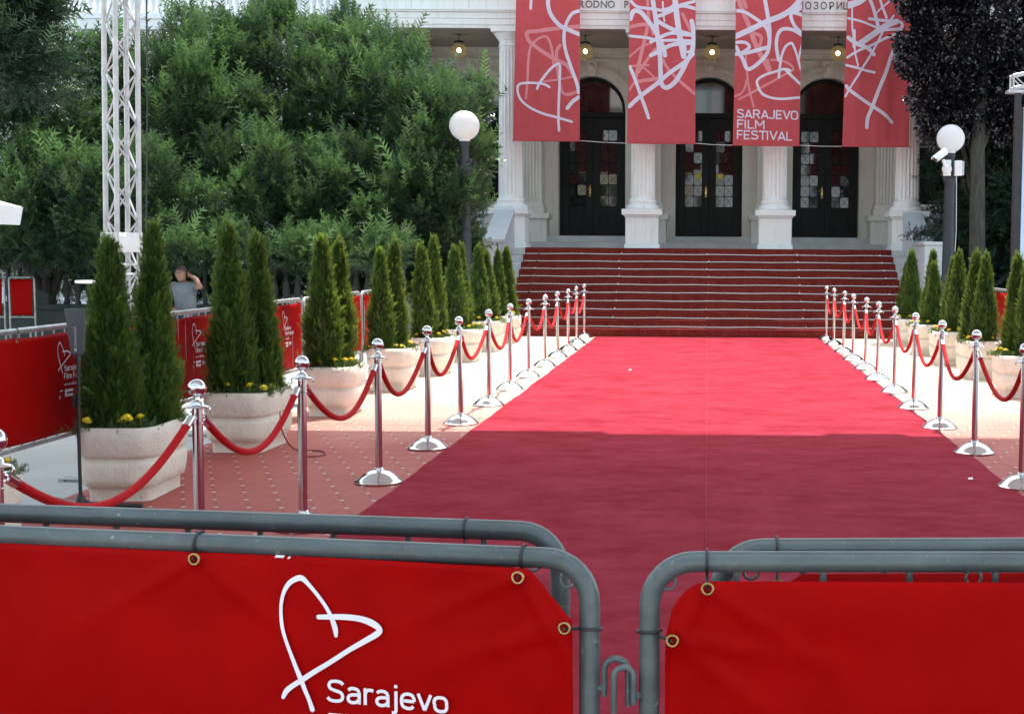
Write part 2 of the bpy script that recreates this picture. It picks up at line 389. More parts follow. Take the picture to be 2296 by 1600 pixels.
m, t, b = newmat('lit_bulb'); b.inputs['Emission Color'].default_value = (1.0, 0.80, 0.45, 1); b.inputs['Emission Strength'].default_value = 9.0; M['bulb'] = m
# foliage
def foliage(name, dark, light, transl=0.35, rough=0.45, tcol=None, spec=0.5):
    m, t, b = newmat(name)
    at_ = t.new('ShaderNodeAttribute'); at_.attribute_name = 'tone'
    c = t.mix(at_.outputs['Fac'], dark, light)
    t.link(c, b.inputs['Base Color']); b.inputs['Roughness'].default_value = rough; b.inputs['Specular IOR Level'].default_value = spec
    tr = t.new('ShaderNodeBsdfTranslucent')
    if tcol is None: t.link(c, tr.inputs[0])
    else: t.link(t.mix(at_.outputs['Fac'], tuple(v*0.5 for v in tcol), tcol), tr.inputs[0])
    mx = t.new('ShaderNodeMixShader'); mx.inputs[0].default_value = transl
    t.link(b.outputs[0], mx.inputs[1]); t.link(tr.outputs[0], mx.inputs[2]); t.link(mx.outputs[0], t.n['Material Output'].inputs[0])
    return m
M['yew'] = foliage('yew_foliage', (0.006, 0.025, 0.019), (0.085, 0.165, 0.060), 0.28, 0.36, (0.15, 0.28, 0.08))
M['thuja'] = foliage('thuja_foliage', (0.014, 0.054, 0.014), (0.095, 0.215, 0.040), 0.42, 0.42, (0.26, 0.34, 0.04))
M['fir'] = foliage('fir_foliage', (0.006, 0.022, 0.018), (0.035, 0.075, 0.042), 0.25, 0.42, (0.06, 0.12, 0.04))
M['beech'] = foliage('purple_beech_leaves', (0.009, 0.011, 0.015), (0.024, 0.022, 0.027), 0.15, 0.22, (0.06, 0.02, 0.02), 0.9)
M['herb'] = foliage('marigold_leaves', (0.03, 0.07, 0.02), (0.08, 0.15, 0.03), 0.35, 0.5, (0.16, 0.24, 0.04))
M['twig'] = pmat('brown_twig', (0.06, 0.045, 0.03), (0.035, 0.028, 0.02), 9, 0.9)

# ------------------------------------------------------------------ ribbons and lettering
def catmull(pts, step=6):
    P = [np.array(p, float) for p in pts]
    if len(P) == 2: return [P[0] + (P[1]-P[0])*i/4 for i in range(5)]
    out = []
    for i in range(len(P)-1):
        p0 = P[max(i-1, 0)]; p1 = P[i]; p2 = P[i+1]; p3 = P[min(i+2, len(P)-1)]
        for k in range(step):
            s = k/step
            out.append(0.5*((2*p1) + (-p0+p2)*s + (2*p0-5*p1+4*p2-p3)*s*s + (-p0+3*p1-3*p2+p3)*s**3))
    out.append(P[-1]); return out
def ribbon(mb, pts, surf, off0, clip=None, w=None, flat=False):
    """pts (x,z,width) in surface units; surf(x,z,off)->3D. Each piece lies a little above the one before."""
    C = catmull([(*p, w) if w else p for p in pts])
    n = len(C)
    L, Rr = [], []
    for i in range(n):
        t_ = C[min(i+1, n-1)][:2] - C[max(i-1, 0)][:2]
        t_ = t_/(np.linalg.norm(t_)+1e-9); nn = np.array((-t_[1], t_[0])); h = C[i][2]/2
        L.append(C[i][:2]+nn*h); Rr.append(C[i][:2]-nn*h)
    off = off0
    def cl(p):
        if clip is None: return p
        return (min(max(p[0], clip[0]), clip[1]), min(max(p[1], clip[2]), clip[3]))
    vs = []; fs = []
    for i in range(n):
        o_ = off + i*0.00004
        vs += [surf(*cl(L[i]), o_), surf(*cl(Rr[i]), o_)]
        if i: fs.append((2*i-2, 2*i-1, 2*i+1, 2*i))
    # round ends
    for e, sgn in (() if flat else ((0, -1), (n-1, 1))):
        d_ = C[min(e+1, n-1)][:2]-C[max(e-1, 0)][:2]; d_ = d_/(np.linalg.norm(d_)+1e-9)*sgn; nn = np.array((-d_[1], d_[0])); h = C[e][2]/2
        arc = [C[e][:2]+nn*h*math.cos(a)+d_*h*math.sin(a) for a in np.linspace(0, math.pi, 7)]
        b0 = len(vs); vs += [surf(*cl(p), off + e*0.00004) for p in arc]; fs.append(tuple(range(b0, b0+7)))
    mb.add(vs, fs)
def text_mesh(body, size, bold=0.0, align='LEFT', space=1.0, extrude=0.0):
    c = bpy.data.curves.new('lettering', 'FONT'); c.body = body; c.size = size; c.offset = bold; c.align_x = align
    c.space_character = space; c.extrude = extrude; c.resolution_u = 4
    o = bpy.data.objects.new('tmp', c); COL.objects.link(o)
    dg = bpy.context.evaluated_depsgraph_get(); dg.update()
    me = bpy.data.meshes.new_from_object(o.evaluated_get(dg))
    V = [tuple(v.co) for v in me.vertices]; Fc = [tuple(p.vertices) for p in me.polygons]
    bpy.data.objects.remove(o); bpy.data.curves.remove(c); bpy.data.meshes.remove(me)
    return V, Fc
def text_on(mb, body, x0, z0, width, surf, off, height=None, bold=0.0, x1z1=None, space=1.0):
    """fit text so that it runs from (x0,z0) for width; height = cap height; x1z1 = baseline end for tilted lines"""
    V, Fc = text_mesh(body, 1.0, bold, 'LEFT', space)
    xs = [v[0] for v in V]; mn, mxx = min(xs), max(xs)
    sx = width/(mxx-mn); sz = (height/0.73) if height else sx
    tilt = 0.0 if x1z1 is None else (x1z1[1]-z0)/(x1z1[0]-x0)
    vs = []
    for v in V:
        x = (v[0]-mn)*sx; vs.append(surf(x0+x, z0+v[1]*sz+tilt*x, off))
    mb.add(vs, Fc)

GLY = {
 'S': (.66, [[(.56,.80),(.47,.90),(.31,.93),(.14,.89),(.08,.75),(.13,.60),(.31,.52),(.49,.45),(.56,.28),(.50,.12),(.32,.07),(.14,.10),(.04,.21)]]),
 'A': (.69, [[(.05,0),(.33,.95)], [(.33,.95),(.61,0)], [(.16,.27),(.50,.27)]]),
 'R': (.68, [[(.07,0),(.07,1)], [(.07,.93),(.22,.93),(.36,.93),(.50,.86),(.55,.71),(.50,.55),(.36,.48),(.22,.48),(.07,.48)], [(.33,.47),(.57,0)]]),
 'J': (.55, [[(.42,1),(.42,.28)], [(.42,.30),(.38,.14),(.25,.07),(.12,.08),(.02,.18)]]),
 'E': (.60, [[(.07,0),(.07,1)], [(.07,.93),(.52,.93)], [(.07,.5),(.46,.5)], [(.07,.07),(.52,.07)]]),
 'F': (.57, [[(.07,0),(.07,1)], [(.07,.93),(.52,.93)], [(.07,.5),(.46,.5)]]),
 'V': (.66, [[(.04,1),(.32,.04)], [(.32,.04),(.60,1)]]),
 'O': (.70, [[(.07,.5),(.07,.25),(.15,.11),(.32,.07),(.49,.11),(.57,.25),(.57,.5),(.57,.75),(.49,.89),(.32,.93),(.15,.89),(.07,.75),(.07,.5)]]),
 'I': (.24, [[(.07,0),(.07,1)]]), 'L': (.55, [[(.07,0),(.07,1)], [(.07,.07),(.5,.07)]]),
 'M': (.83, [[(.07,0),(.07,1)], [(.08,.97),(.38,.35)], [(.38,.35),(.68,.97)], [(.69,0),(.69,1)]]),
 'T': (.62, [[(.30,0),(.30,.93)], [(0,.93),(.60,.93)]]),
 'a': (.60, [[(.08,.58),(.16,.66),(.28,.68),(.41,.63),(.46,.5)], [(.46,.52),(.46,0)], [(.46,.40),(.25,.40),(.12,.34),(.08,.22),(.13,.10),(.25,.06),(.39,.11),(.46,.22)]]),
 'r': (.40, [[(.07,0),(.07,.74)], [(.07,.48),(.13,.62),(.24,.68),(.36,.65)]]),
 'j': (.27, [[(.14,.74),(.14,-.12)], [(.14,-.10),(.11,-.2),(0,-.22)], [(.14,.88),(.14,1.02)]]),
 'e': (.60, [[(.09,.36),(.50,.36)], [(.50,.36),(.49,.51),(.42,.64),(.28,.68),(.14,.62),(.08,.48),(.08,.27),(.14,.12),(.28,.06),(.41,.08),(.49,.17)]]),
 'v': (.54, [[(.04,.74),(.26,.03)], [(.26,.03),(.48,.74)]]),
 'o': (.60, [[(.07,.37),(.08,.2),(.15,.09),(.28,.06),(.41,.09),(.48,.2),(.49,.37),(.48,.54),(.41,.65),(.28,.68),(.15,.65),(.08,.54),(.07,.37)]]),
 'i': (.24, [[(.07,0),(.07,.74)], [(.07,.88),(.07,1.02)]]), 'l': (.24, [[(.07,0),(.07,1)]]),
 'm': (.81, [[(.07,0),(.07,.74)], [(.07,.48),(.13,.62),(.23,.68),(.33,.63),(.37,.5)], [(.37,.52),(.37,0)], [(.37,.48),(.43,.62),(.53,.68),(.63,.63),(.67,.5)], [(.67,.52),(.67,0)]]),
 's': (.50, [[(.42,.60),(.35,.66),(.25,.68),(.12,.65),(.08,.55),(.13,.44),(.25,.39),(.38,.34),(.43,.22),(.37,.10),(.25,.06),(.12,.08),(.04,.15)]]),
 't': (.39, [[(.14,.92),(.14,.2)], [(.14,.22),(.17,.09),(.27,.06),(.34,.07)], [(0,.68),(.34,.68)]]), ' ': (.30, [])}
def stroke_text(mb, body, x0, z0, width, surf, off, height, x1z1=None, sw=0.145):
    tot = sum(GLY[c][0] for c in body)-0.1; sx = width/tot; k = 0.0 if x1z1 is None else (x1z1[1]-z0)/(x1z1[0]-x0)
    pen = 0.0; n = 0
    for c in body:
        for st_ in GLY[c][1]:
            P = [(x0+(pen+x)*sx, z0+z*height+k*(pen+x)*sx, sw*height) for x, z in st_]
            ribbon(mb, P, surf, off+n*0.00012, flat=True); n += 1
        pen += GLY[c][0]

# ================================================================== GROUND
def sheet(name, x0, x1, y0, y1, z, mat, thick=0.0, kind='structure'):
    b = MB()
    if thick: b.box(x0, x1, y0, y1, z-thick, z)
    else: b.add([(x0,y0,z),(x1,y0,z),(x1,y1,z),(x0,y1,z)], [(0,1,2,3)])
    return tag(b.build(name, mat), kind=kind)
sheet('ground', -260, 260, -200, 300, 0.0, M['plaza'])
sheet('paving', -4.05, 4.12, 0.6, 24.39, 0.004, M['paving'])
g_ = MB(); rng = random.Random(3)
nx, ny = 8, 120
vs = []
for j in range(ny+1):
    y = 0.9 + (24.36-0.9)*j/ny
    for i in range(nx+1):
        x = -2.06 + 4.12*i/nx
        if i in (0, nx): x += 0.006*math.sin(y*3.1+i) + 0.004*math.sin(y*9.7)
        vs.append((x, y, 0.014 + 0.0015*math.sin(y*2.3+x*1.7) + 0.001*math.sin(y*5.1-x*3)))
base_n = len(vs)
fs = [(j*(nx+1)+i, j*(nx+1)+i+1, (j+1)*(nx+1)+i+1, (j+1)*(nx+1)+i) for j in range(ny) for i in range(nx)]
g_.add(vs, fs)
for e in (0, nx):
    ev = []; 
    for j in range(ny+1):
        p = vs[j*(nx+1)+e]; ev += [p, (p[0]+(0.004 if e else -0.004), p[1], 0.005)]
    g_.add(ev, [(2*j, 2*j+1, 2*j+3, 2*j+2) if e == 0 else (2*j, 2*j+2, 2*j+3, 2*j+1) for j in range(ny)])
carpet = g_.build('red_carpet', M['carpet'], smooth=True)
tag(carpet, 'wide red carpet running over the paving to the foot of the stairs', 'carpet')
sm = MB(); sm.box(-0.004, 0.0, 0.9, 24.36, 0.0125, 0.0166)
sm.build('seam', pmat('carpet_seam', (0.28, 0.020, 0.036), (0.25, 0.015, 0.028), 3, 0.95), carpet)

# ================================================================== STAIRS
NR, RH, TD, Y0 = 11, 0.149, 0.31, 24.4
PZ = NR*RH                                              # landing height 1.639
YT = Y0 + (NR-1)*TD                                     # 27.5
st = thing('staircase', 'broad flight of grey stone steps between low blue-grey side walls', 'staircase', (0, Y0, 0))
b = MB()
for i in range(NR): b.box(-4.065, 4.065, i*TD, 3.05 if i < NR-1 else 3.13, i*RH, (i+1)*RH)
b.build('steps', M['greystone'], st, bevel=0.008)
for sx in (-1, 1):
    w = MB(); a0, a1 = (sx*4.07, sx*4.44) if sx > 0 else (sx*4.44, sx*4.07)
    prof = [(0.6, 0), (3.5, 0), (3.5, 2.40), (2.0, 1.74), (0.6, 1.74)]
    n = len(prof); vs = [(a0, y, z) for y, z in prof] + [(a1, y, z) for y, z in prof]
    w.add(vs, [tuple(range(n-1, -1, -1)), tuple(range(n, 2*n))] + [(i, (i+1) % n, n+(i+1) % n, n+i) for i in range(n)])
    wo_ = w.build('side_wall', M['coping'], st, bevel=0.01)
    cp = MB(); cpr = [(0.57, 1.742), (2.01, 1.742), (3.48, 2.392), (3.48, 2.462), (1.985, 1.805), (0.57, 1.805)]
    a0 -= 0.02; a1 += 0.02; n = len(cpr)
    vs = [(a0, y, z) for y, z in cpr] + [(a1, y, z) for y, z in cpr]
    cp.add(vs, [tuple(range(n-1, -1, -1)), tuple(range(n, 2*n))] + [(i, (i+1) % n, n+(i+1) % n, n+i) for i in range(n)])
    cp.build('coping', M['coping'], wo_, bevel=0.006)

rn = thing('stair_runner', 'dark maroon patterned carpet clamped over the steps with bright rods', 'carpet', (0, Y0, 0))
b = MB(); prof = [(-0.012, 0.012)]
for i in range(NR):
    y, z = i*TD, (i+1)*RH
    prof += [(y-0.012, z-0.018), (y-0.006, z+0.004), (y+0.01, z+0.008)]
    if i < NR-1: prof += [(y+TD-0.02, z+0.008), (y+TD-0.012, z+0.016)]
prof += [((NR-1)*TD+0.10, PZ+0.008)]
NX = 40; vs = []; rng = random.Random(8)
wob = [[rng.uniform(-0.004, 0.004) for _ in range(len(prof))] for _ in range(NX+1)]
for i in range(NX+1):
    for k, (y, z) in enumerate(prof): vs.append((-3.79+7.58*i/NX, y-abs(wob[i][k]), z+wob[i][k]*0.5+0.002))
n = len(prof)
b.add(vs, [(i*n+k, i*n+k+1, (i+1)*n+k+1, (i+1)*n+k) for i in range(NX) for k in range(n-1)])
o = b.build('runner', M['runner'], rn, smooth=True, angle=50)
rng = random.Random(5)
for i in range(1, NR):
    z = i*RH+0.032; y = i*TD-0.03
    r_ = MB(); pts = [(-3.77+7.54*k/24, y, z+0.004*math.sin(k*1.3+i)+0.002*rng.random()) for k in range(25)]
    r_.tube(pts, 0.0105, 8); ro = r_.build('carpet_rod', M['rod'], rn, smooth=True)
    s_ = MB()
    for X in (-3.5, -1.8+rng.uniform(-.03, .03), rng.uniform(-.04, .04), 1.8+rng.uniform(-.04, .04), 3.55):
        s_.cyl((X-0.018, y-0.006, z), (X+0.018, y-0.006, z), 0.02, n=8); s_.box(X-0.008, X+0.008, y, y+0.02, z-0.02, z+0.03)
    s_.build('rod_clip', M['chrome'], ro, smooth=True)

# ================================================================== THEATRE
th = thing('theatre_building', 'pale classical theatre front with fluted columns, arched doorways and side wing', 'building', (0, 28, 0))
OY = 28.0
def T(y): return y-OY
b = MB(); b.box(-7.9, -4.445, T(27.6), T(33.0), 0, PZ); b.box(4.445, 7.9, T(27.6), T(33.0), 0, PZ); b.box(-4.44, 4.44, T(27.535), T(33.0), 0, PZ-0.003)
b.build('podium', M['greystone'], th, bevel=0.01)
# porch steps up to the doors
b = MB(); b.box(-6.9, 6.9, T(31.0), T(31.9), PZ, PZ+0.15); b.box(-6.9, 6.9, T(31.33), T(32.6), PZ+0.15, PZ+0.30)
b.build('door_step', M['greystone'], th, bevel=0.012)
DZ = PZ+0.30
YW = 31.9
SPR, RAD = 4.93, 0.80
wall = MB()
for k, cx in enumerate((-5.6, -2.8, 0, 2.8, 5.6)):
    outer = k in (0, 4)
    zb = DZ if not outer else PZ
    wall.box(cx-1.4, cx-RAD, T(YW), T(YW+0.5), PZ+0.0, SPR); wall.box(cx+RAD, cx+1.4, T(YW), T(YW+0.5), PZ+0.0, SPR)
    if outer: wall.box(cx-RAD, cx+RAD, T(YW), T(YW+0.5), PZ, 2.75)
    N = 14
    for sg in (-1, 1):
        arc = [(cx+sg*RAD*math.cos(a), SPR+RAD*math.sin(a)) for a in np.linspace(0, math.pi/2, N)]
        poly = [(cx+sg*1.4, SPR)] + arc + [(cx, 6.37), (cx+sg*1.4, 6.37)]
        if sg > 0: poly = poly[::-1]
        wall.prism(poly, T(YW), T(YW+0.5))
wall.box(-7.9, -7.0, T(YW), T(YW+0.5), PZ, 6.37); wall.box(7.0, 7.9, T(YW), T(YW+0.5), PZ, 6.37)
wo_ = wall.build('porch_wall', M['wall'], th)
b = MB()                                                   # dado, rustic joints and frieze band on the wall
for cx in (-5.6, -2.8, 0, 2.8, 5.6):
    for sg in (-1, 1):
        x0, x1 = (cx+sg*0.86, cx+sg*1.1) if sg > 0 else (cx+sg*1.1, cx+sg*0.86)
        b.box(x0, x1, T(YW-0.03), T(YW+0.003), SPR-0.1, SPR-0.02)
        b.box(x0, x1, T(YW-0.02), T(YW+0.003), DZ, DZ+0.75)
b.box(-7.0, 7.0, T(YW-0.06), T(YW+0.002), 6.05, 6.12); b.box(-7.0, 7.0, T(YW-0.12), T(YW+0.002), 6.25, 6.369)
b.build('wall_moulding', M['wall'], wo_, bevel=0.006)
for cx in (-5.6, -2.8, 0, 2.8, 5.6):                       # archivolt rings with keystone scroll
    a_ = MB(); N = 22
    for r0, r1, d in ((0.80, 0.92, 0.03), (0.923, 1.04, 0.055)):
        ring = []
        for a in np.linspace(0, math.pi, N):
            c_, s_ = math.cos(a), math.sin(a)
            ring.append([(cx+r0*c_, T(YW-d), SPR+r0*s_), (cx+r1*c_, T(YW-d), SPR+r1*s_), (cx+r1*c_, T(YW+0.004), SPR+r1*s_), (cx+r0*c_, T(YW+0.004), SPR+r0*s_)])
        a_.loft(ring)
    ao = a_.build('arch_moulding', M['wall'], th)
    k_ = MB(); k_.prism([(cx-0.09, SPR+0.78), (cx+0.09, SPR+0.78), (cx+0.15, SPR+1.16), (cx-0.15, SPR+1.16)], T(YW-0.13), T(YW-0.056))
    k_.sphere((cx-0.13, T(YW-0.10), SPR+1.17), 0.05, 10, 6); k_.sphere((cx+0.13, T(YW-0.10), SPR+1.17), 0.05, 10, 6)
    k_.sphere((cx, T(YW-0.12), SPR+0.98), 0.085, 12, 8, 1.3)
    k_.build('keystone', M['wall'], ao, smooth=True, angle=40)
# porch ceiling with beams
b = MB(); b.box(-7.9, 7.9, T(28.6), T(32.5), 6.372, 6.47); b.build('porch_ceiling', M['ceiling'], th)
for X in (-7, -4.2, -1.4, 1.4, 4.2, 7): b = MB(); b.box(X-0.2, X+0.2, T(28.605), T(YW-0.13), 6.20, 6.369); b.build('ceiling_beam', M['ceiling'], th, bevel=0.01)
DROP = Matrix.Translation((0, 0, -0.13))
# entablature
b = MB(); b.m = DROP
b.box(-7.35, 7.35, T(27.97), T(28.6), 6.312, 6.37); b.box(-7.36, 7.36, T(27.955), T(28.6), 6.37, 6.385)
b.box(-7.365, 7.365, T(27.945), T(28.6), 6.385, 6.50); b.box(-7.38, 7.38, T(27.93), T(28.6), 6.502, 6.63)
b.box(-7.41, 7.41, T(27.885), T(28.6), 6.632, 6.66); b.box(-7.43, 7.43, T(27.865), T(28.6), 6.662, 6.69)
en = b.build('entablature', M['white'], th, bevel=0.004)
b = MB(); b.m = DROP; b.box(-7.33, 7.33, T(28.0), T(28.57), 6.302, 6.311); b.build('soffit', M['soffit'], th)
b = MB(); b.m = DROP; b.box(-7.37, 7.37, T(27.935), T(31.9), 6.692, 7.30); b.build('frieze', M['white'], th)
b = MB(); b.m = DROP; b.box(-7.5, 7.5, T(27.8), T(31.9), 7.302, 7.40); b.box(-7.65, 7.65, T(27.62), T(31.9), 7.402, 7.52); b.box(-7.7, 7.7, T(27.58), T(31.9), 7.522, 7.58)
b.build('cornice', M['white'], th, bevel=0.01)
for j in range(0, 15):
    pass
# panel joints in the frieze are fine vertical grooves: thin dark fillets
b = MB(); b.m = DROP
for X in (-6.2, -5.0, -3.9): b.box(X-0.004, X+0.004, T(27.9335), T(27.9352), 6.695, 7.3)
b.build('joint', M['soffit'], th)
# carved names on the frieze
surf_fr = lambda x, z, off: (x, T(27.935)-off, z)
b = MB(); b.m = DROP; pitch = 16.35*27.93/F
def frieze_text(mb, s, x0px, pitch):
    x = (x0px-1588)*27.93/F
    for ch in s:
        if ch != ' ':
            V, Fc = text_mesh(ch, 0.205, 0.002, 'CENTER', 1.0, 0.008)
            mb.add([(x+v[0]*0.95, T(27.935)-0.008-v[2], 6.735+v[1]) for v in V], [tuple(reversed(f)) for f in Fc])
        x += pitch
frieze_text(b, 'NARODNO POZORIŠTE', 1272, pitch)
frieze_text(b, 'НАРОДНО ПОЗОРИШТЕ', 1650, 17.1*27.93/F)
b.build('lettering', M['letter'], th)
# columns on pedestals
def fluted(mb, r0, r1, z0, z1, nf=20, per=5, depth=0.085, arc=None, cx=0, cy=0):
    n = nf*per; rings = []
    for z, f in [(z0, 0.0), (z0+0.05, 0.3), (z0+0.09, 1.0)] + [(z0+(z1-z0)*k/6, 1.0) for k in range(1, 6)] + [(z1-0.09, 1.0), (z1-0.05, 0.3), (z1, 0.0)]:
        t_ = (z-z0)/(z1-z0); r = r0+(r1-r0)*t_**1.4; ring = []
        for i in range(n):
            a = 2*math.pi*i/n; ph = (i % per)/per
            d = 0 if i % per == 0 else math.sin(math.pi*ph)**0.7
            rr = r*(1-depth*d*f); ring.append((cx+rr*math.cos(a), cy+rr*math.sin(a), z))
        rings.append(ring)
    mb.loft(rings)
colproto = None
for i, X in enumerate((-7.0, -4.2, -1.4, 1.4, 4.2, 7.0)):
    pd = MB(); pd.box(X-0.37, X+0.37, T(27.88), T(28.62), PZ, PZ+0.10); pd.box(X-0.345, X+0.345, T(27.905), T(28.595), PZ+0.10, 2.30)
    pd.box(X-0.375, X+0.375, T(27.875), T(28.625), 2.302, 2.34); pd.box(X-0.42, X+0.42, T(27.83), T(28.67), 2.342, 2.465)
    pdo = pd.build('pedestal', M['white'], th, bevel=0.01)
    cl = MB(); fluted(cl, 0.256, 0.222, 2.68, 5.83, nf=20, depth=0.13)
    cl.lathe([(0.335, 2.466), (0.345, 2.49), (0.345, 2.53), (0.33, 2.56), (0.30, 2.585), (0.275, 2.60), (0.27, 2.63), (0.285, 2.65), (0.295, 2.67), (0.285, 2.70), (0.262, 2.721)], (X, T(28.25), 0), 32) if False else None
    b2 = MB(); b2.lathe([(0.34, 0), (0.355, 0.02), (0.355, 0.05), (0.335, 0.08), (0.295, 0.10), (0.278, 0.125), (0.288, 0.145), (0.298, 0.165), (0.286, 0.195), (0.260, 0.216)], (0, 0, 2.466), 40)
    c3 = MB(); c3.m = Matrix.Translation((0, 0, -0.10)); c3.lathe([(0.224, 5.925), (0.24, 5.935), (0.24, 5.955), (0.224, 5.965), (0.224, 6.05), (0.245, 6.06), (0.25, 6.08), (0.29, 6.13), (0.325, 6.18), (0.33, 6.205)], (0, 0, 0), 40)
    c3.box(-0.35, 0.35, -0.35, 0.35, 6.207, 6.271)
    co_ = cl.build('column', M['white'], th, smooth=True, angle=28, loc=(X, T(28.25), 0))
    b2.build('base', M['white'], co_, smooth=True, angle=50); c3.build('capital', M['white'], co_, smooth=True, angle=40)
    # pilaster at the wall with its own pedestal
    pl = MB(); pl.box(X-0.30, X+0.30, T(31.45), T(YW), PZ+0.301, 2.38) if False else None
    q = MB(); q.box(X-0.40, X+0.40, T(31.2), T(31.899), PZ, 2.33); q.box(X-0.46, X+0.46, T(31.13), T(31.899), 2.332, 2.46)
    q.box(X-0.33, X+0.33, T(31.28), T(31.899), 2.462, 2.62); q.box(X-0.30, X+0.30, T(31.31), T(31.899), 2.622, 2.70)
    for k in range(7):
        x0 = X-0.265+k*0.0757; q.box(x0+0.012, x0+0.064, T(31.35), T(31.42), 2.74, 5.9)
    q.box(X-0.275, X+0.275, T(31.375), T(31.899), 2.70, 5.92); q.box(X-0.33, X+0.33, T(31.3), T(31.899), 5.922, 6.02)
    q.build('pilaster', M['wall'], th, bevel=0.006)
# terrace balustrades beside the stairs
def baluster_bm(h, r, n=12):
    m_ = MB(); p = [(0.75, 0), (0.75, .06), (0.45, .09), (0.6, .12), (0.45, .16), (0.72, .26), (1.0, .38), (0.92, .5), (0.55, .68), (0.38, .80), (0.6, .85), (0.4, .88), (0.75, .92), (0.75, 1.0)]
    m_.lathe([(a*r, c*h) for a, c in p], (0, 0, 0), n); return m_
def balustrade(x0, x1, Y, z0, z1, sp, mat, name, label, group=None, piers=(), parent=None, yT=0.0, pw=0.16):
    root = thing(name, label, 'balustrade', ((x0+x1)/2, Y, z0), 0, group) if parent is None else parent
    ox, oy, oz = ((x0+x1)/2, Y, z0) if parent is None else (0, OY, 0)
    h = z1-z0
    m_ = MB(); m_.box(x0-ox, x1-ox, Y-oy-pw*.8, Y-oy+pw*.8, z0-oz, z0+0.1-oz)
    m_.build('plinth', mat, root, bevel=0.008)
    m_ = MB(); m_.box(x0-ox, x1-ox, Y-oy-pw, Y-oy+pw, z1-0.1-oz, z1-oz); m_.build('top_rail', mat, root, bevel=0.012)
    for X in piers:
        m_ = MB(); m_.box(X-0.2-ox, X+0.2-ox, Y-oy-pw*.95, Y-oy+pw*.95, z0+0.101-oz, z1-0.101-oz); m_.build('pier', mat, root, bevel=0.01)
    pr = baluster_bm(h-0.204, 0.062).build('baluster', mat, root, smooth=True, angle=50)
    n_ = int((x1-x0)/sp); first = True
    for k in range(n_):
        X = x0+sp*(k+0.5)
        if any(abs(X-p) < 0.27 for p in piers): continue
        o_ = pr if first else pr.copy()
        if not first: COL.objects.link(o_); o_.parent = root
        o_.location = (X-ox, Y-oy, z0+0.102-oz); first = False
    return root
balustrade(-6.64, -4.56, 28.3, PZ, 2.42, 0.175, M['coping'], 'terrace_balustrade', 'grey stone balustrade left of the stairs between the outer columns')
balustrade(4.56, 6.64, 28.3, PZ, 2.42, 0.175, M['coping'], 'terrace_balustrade', 'grey stone balustrade right of the stairs behind the lamp post')

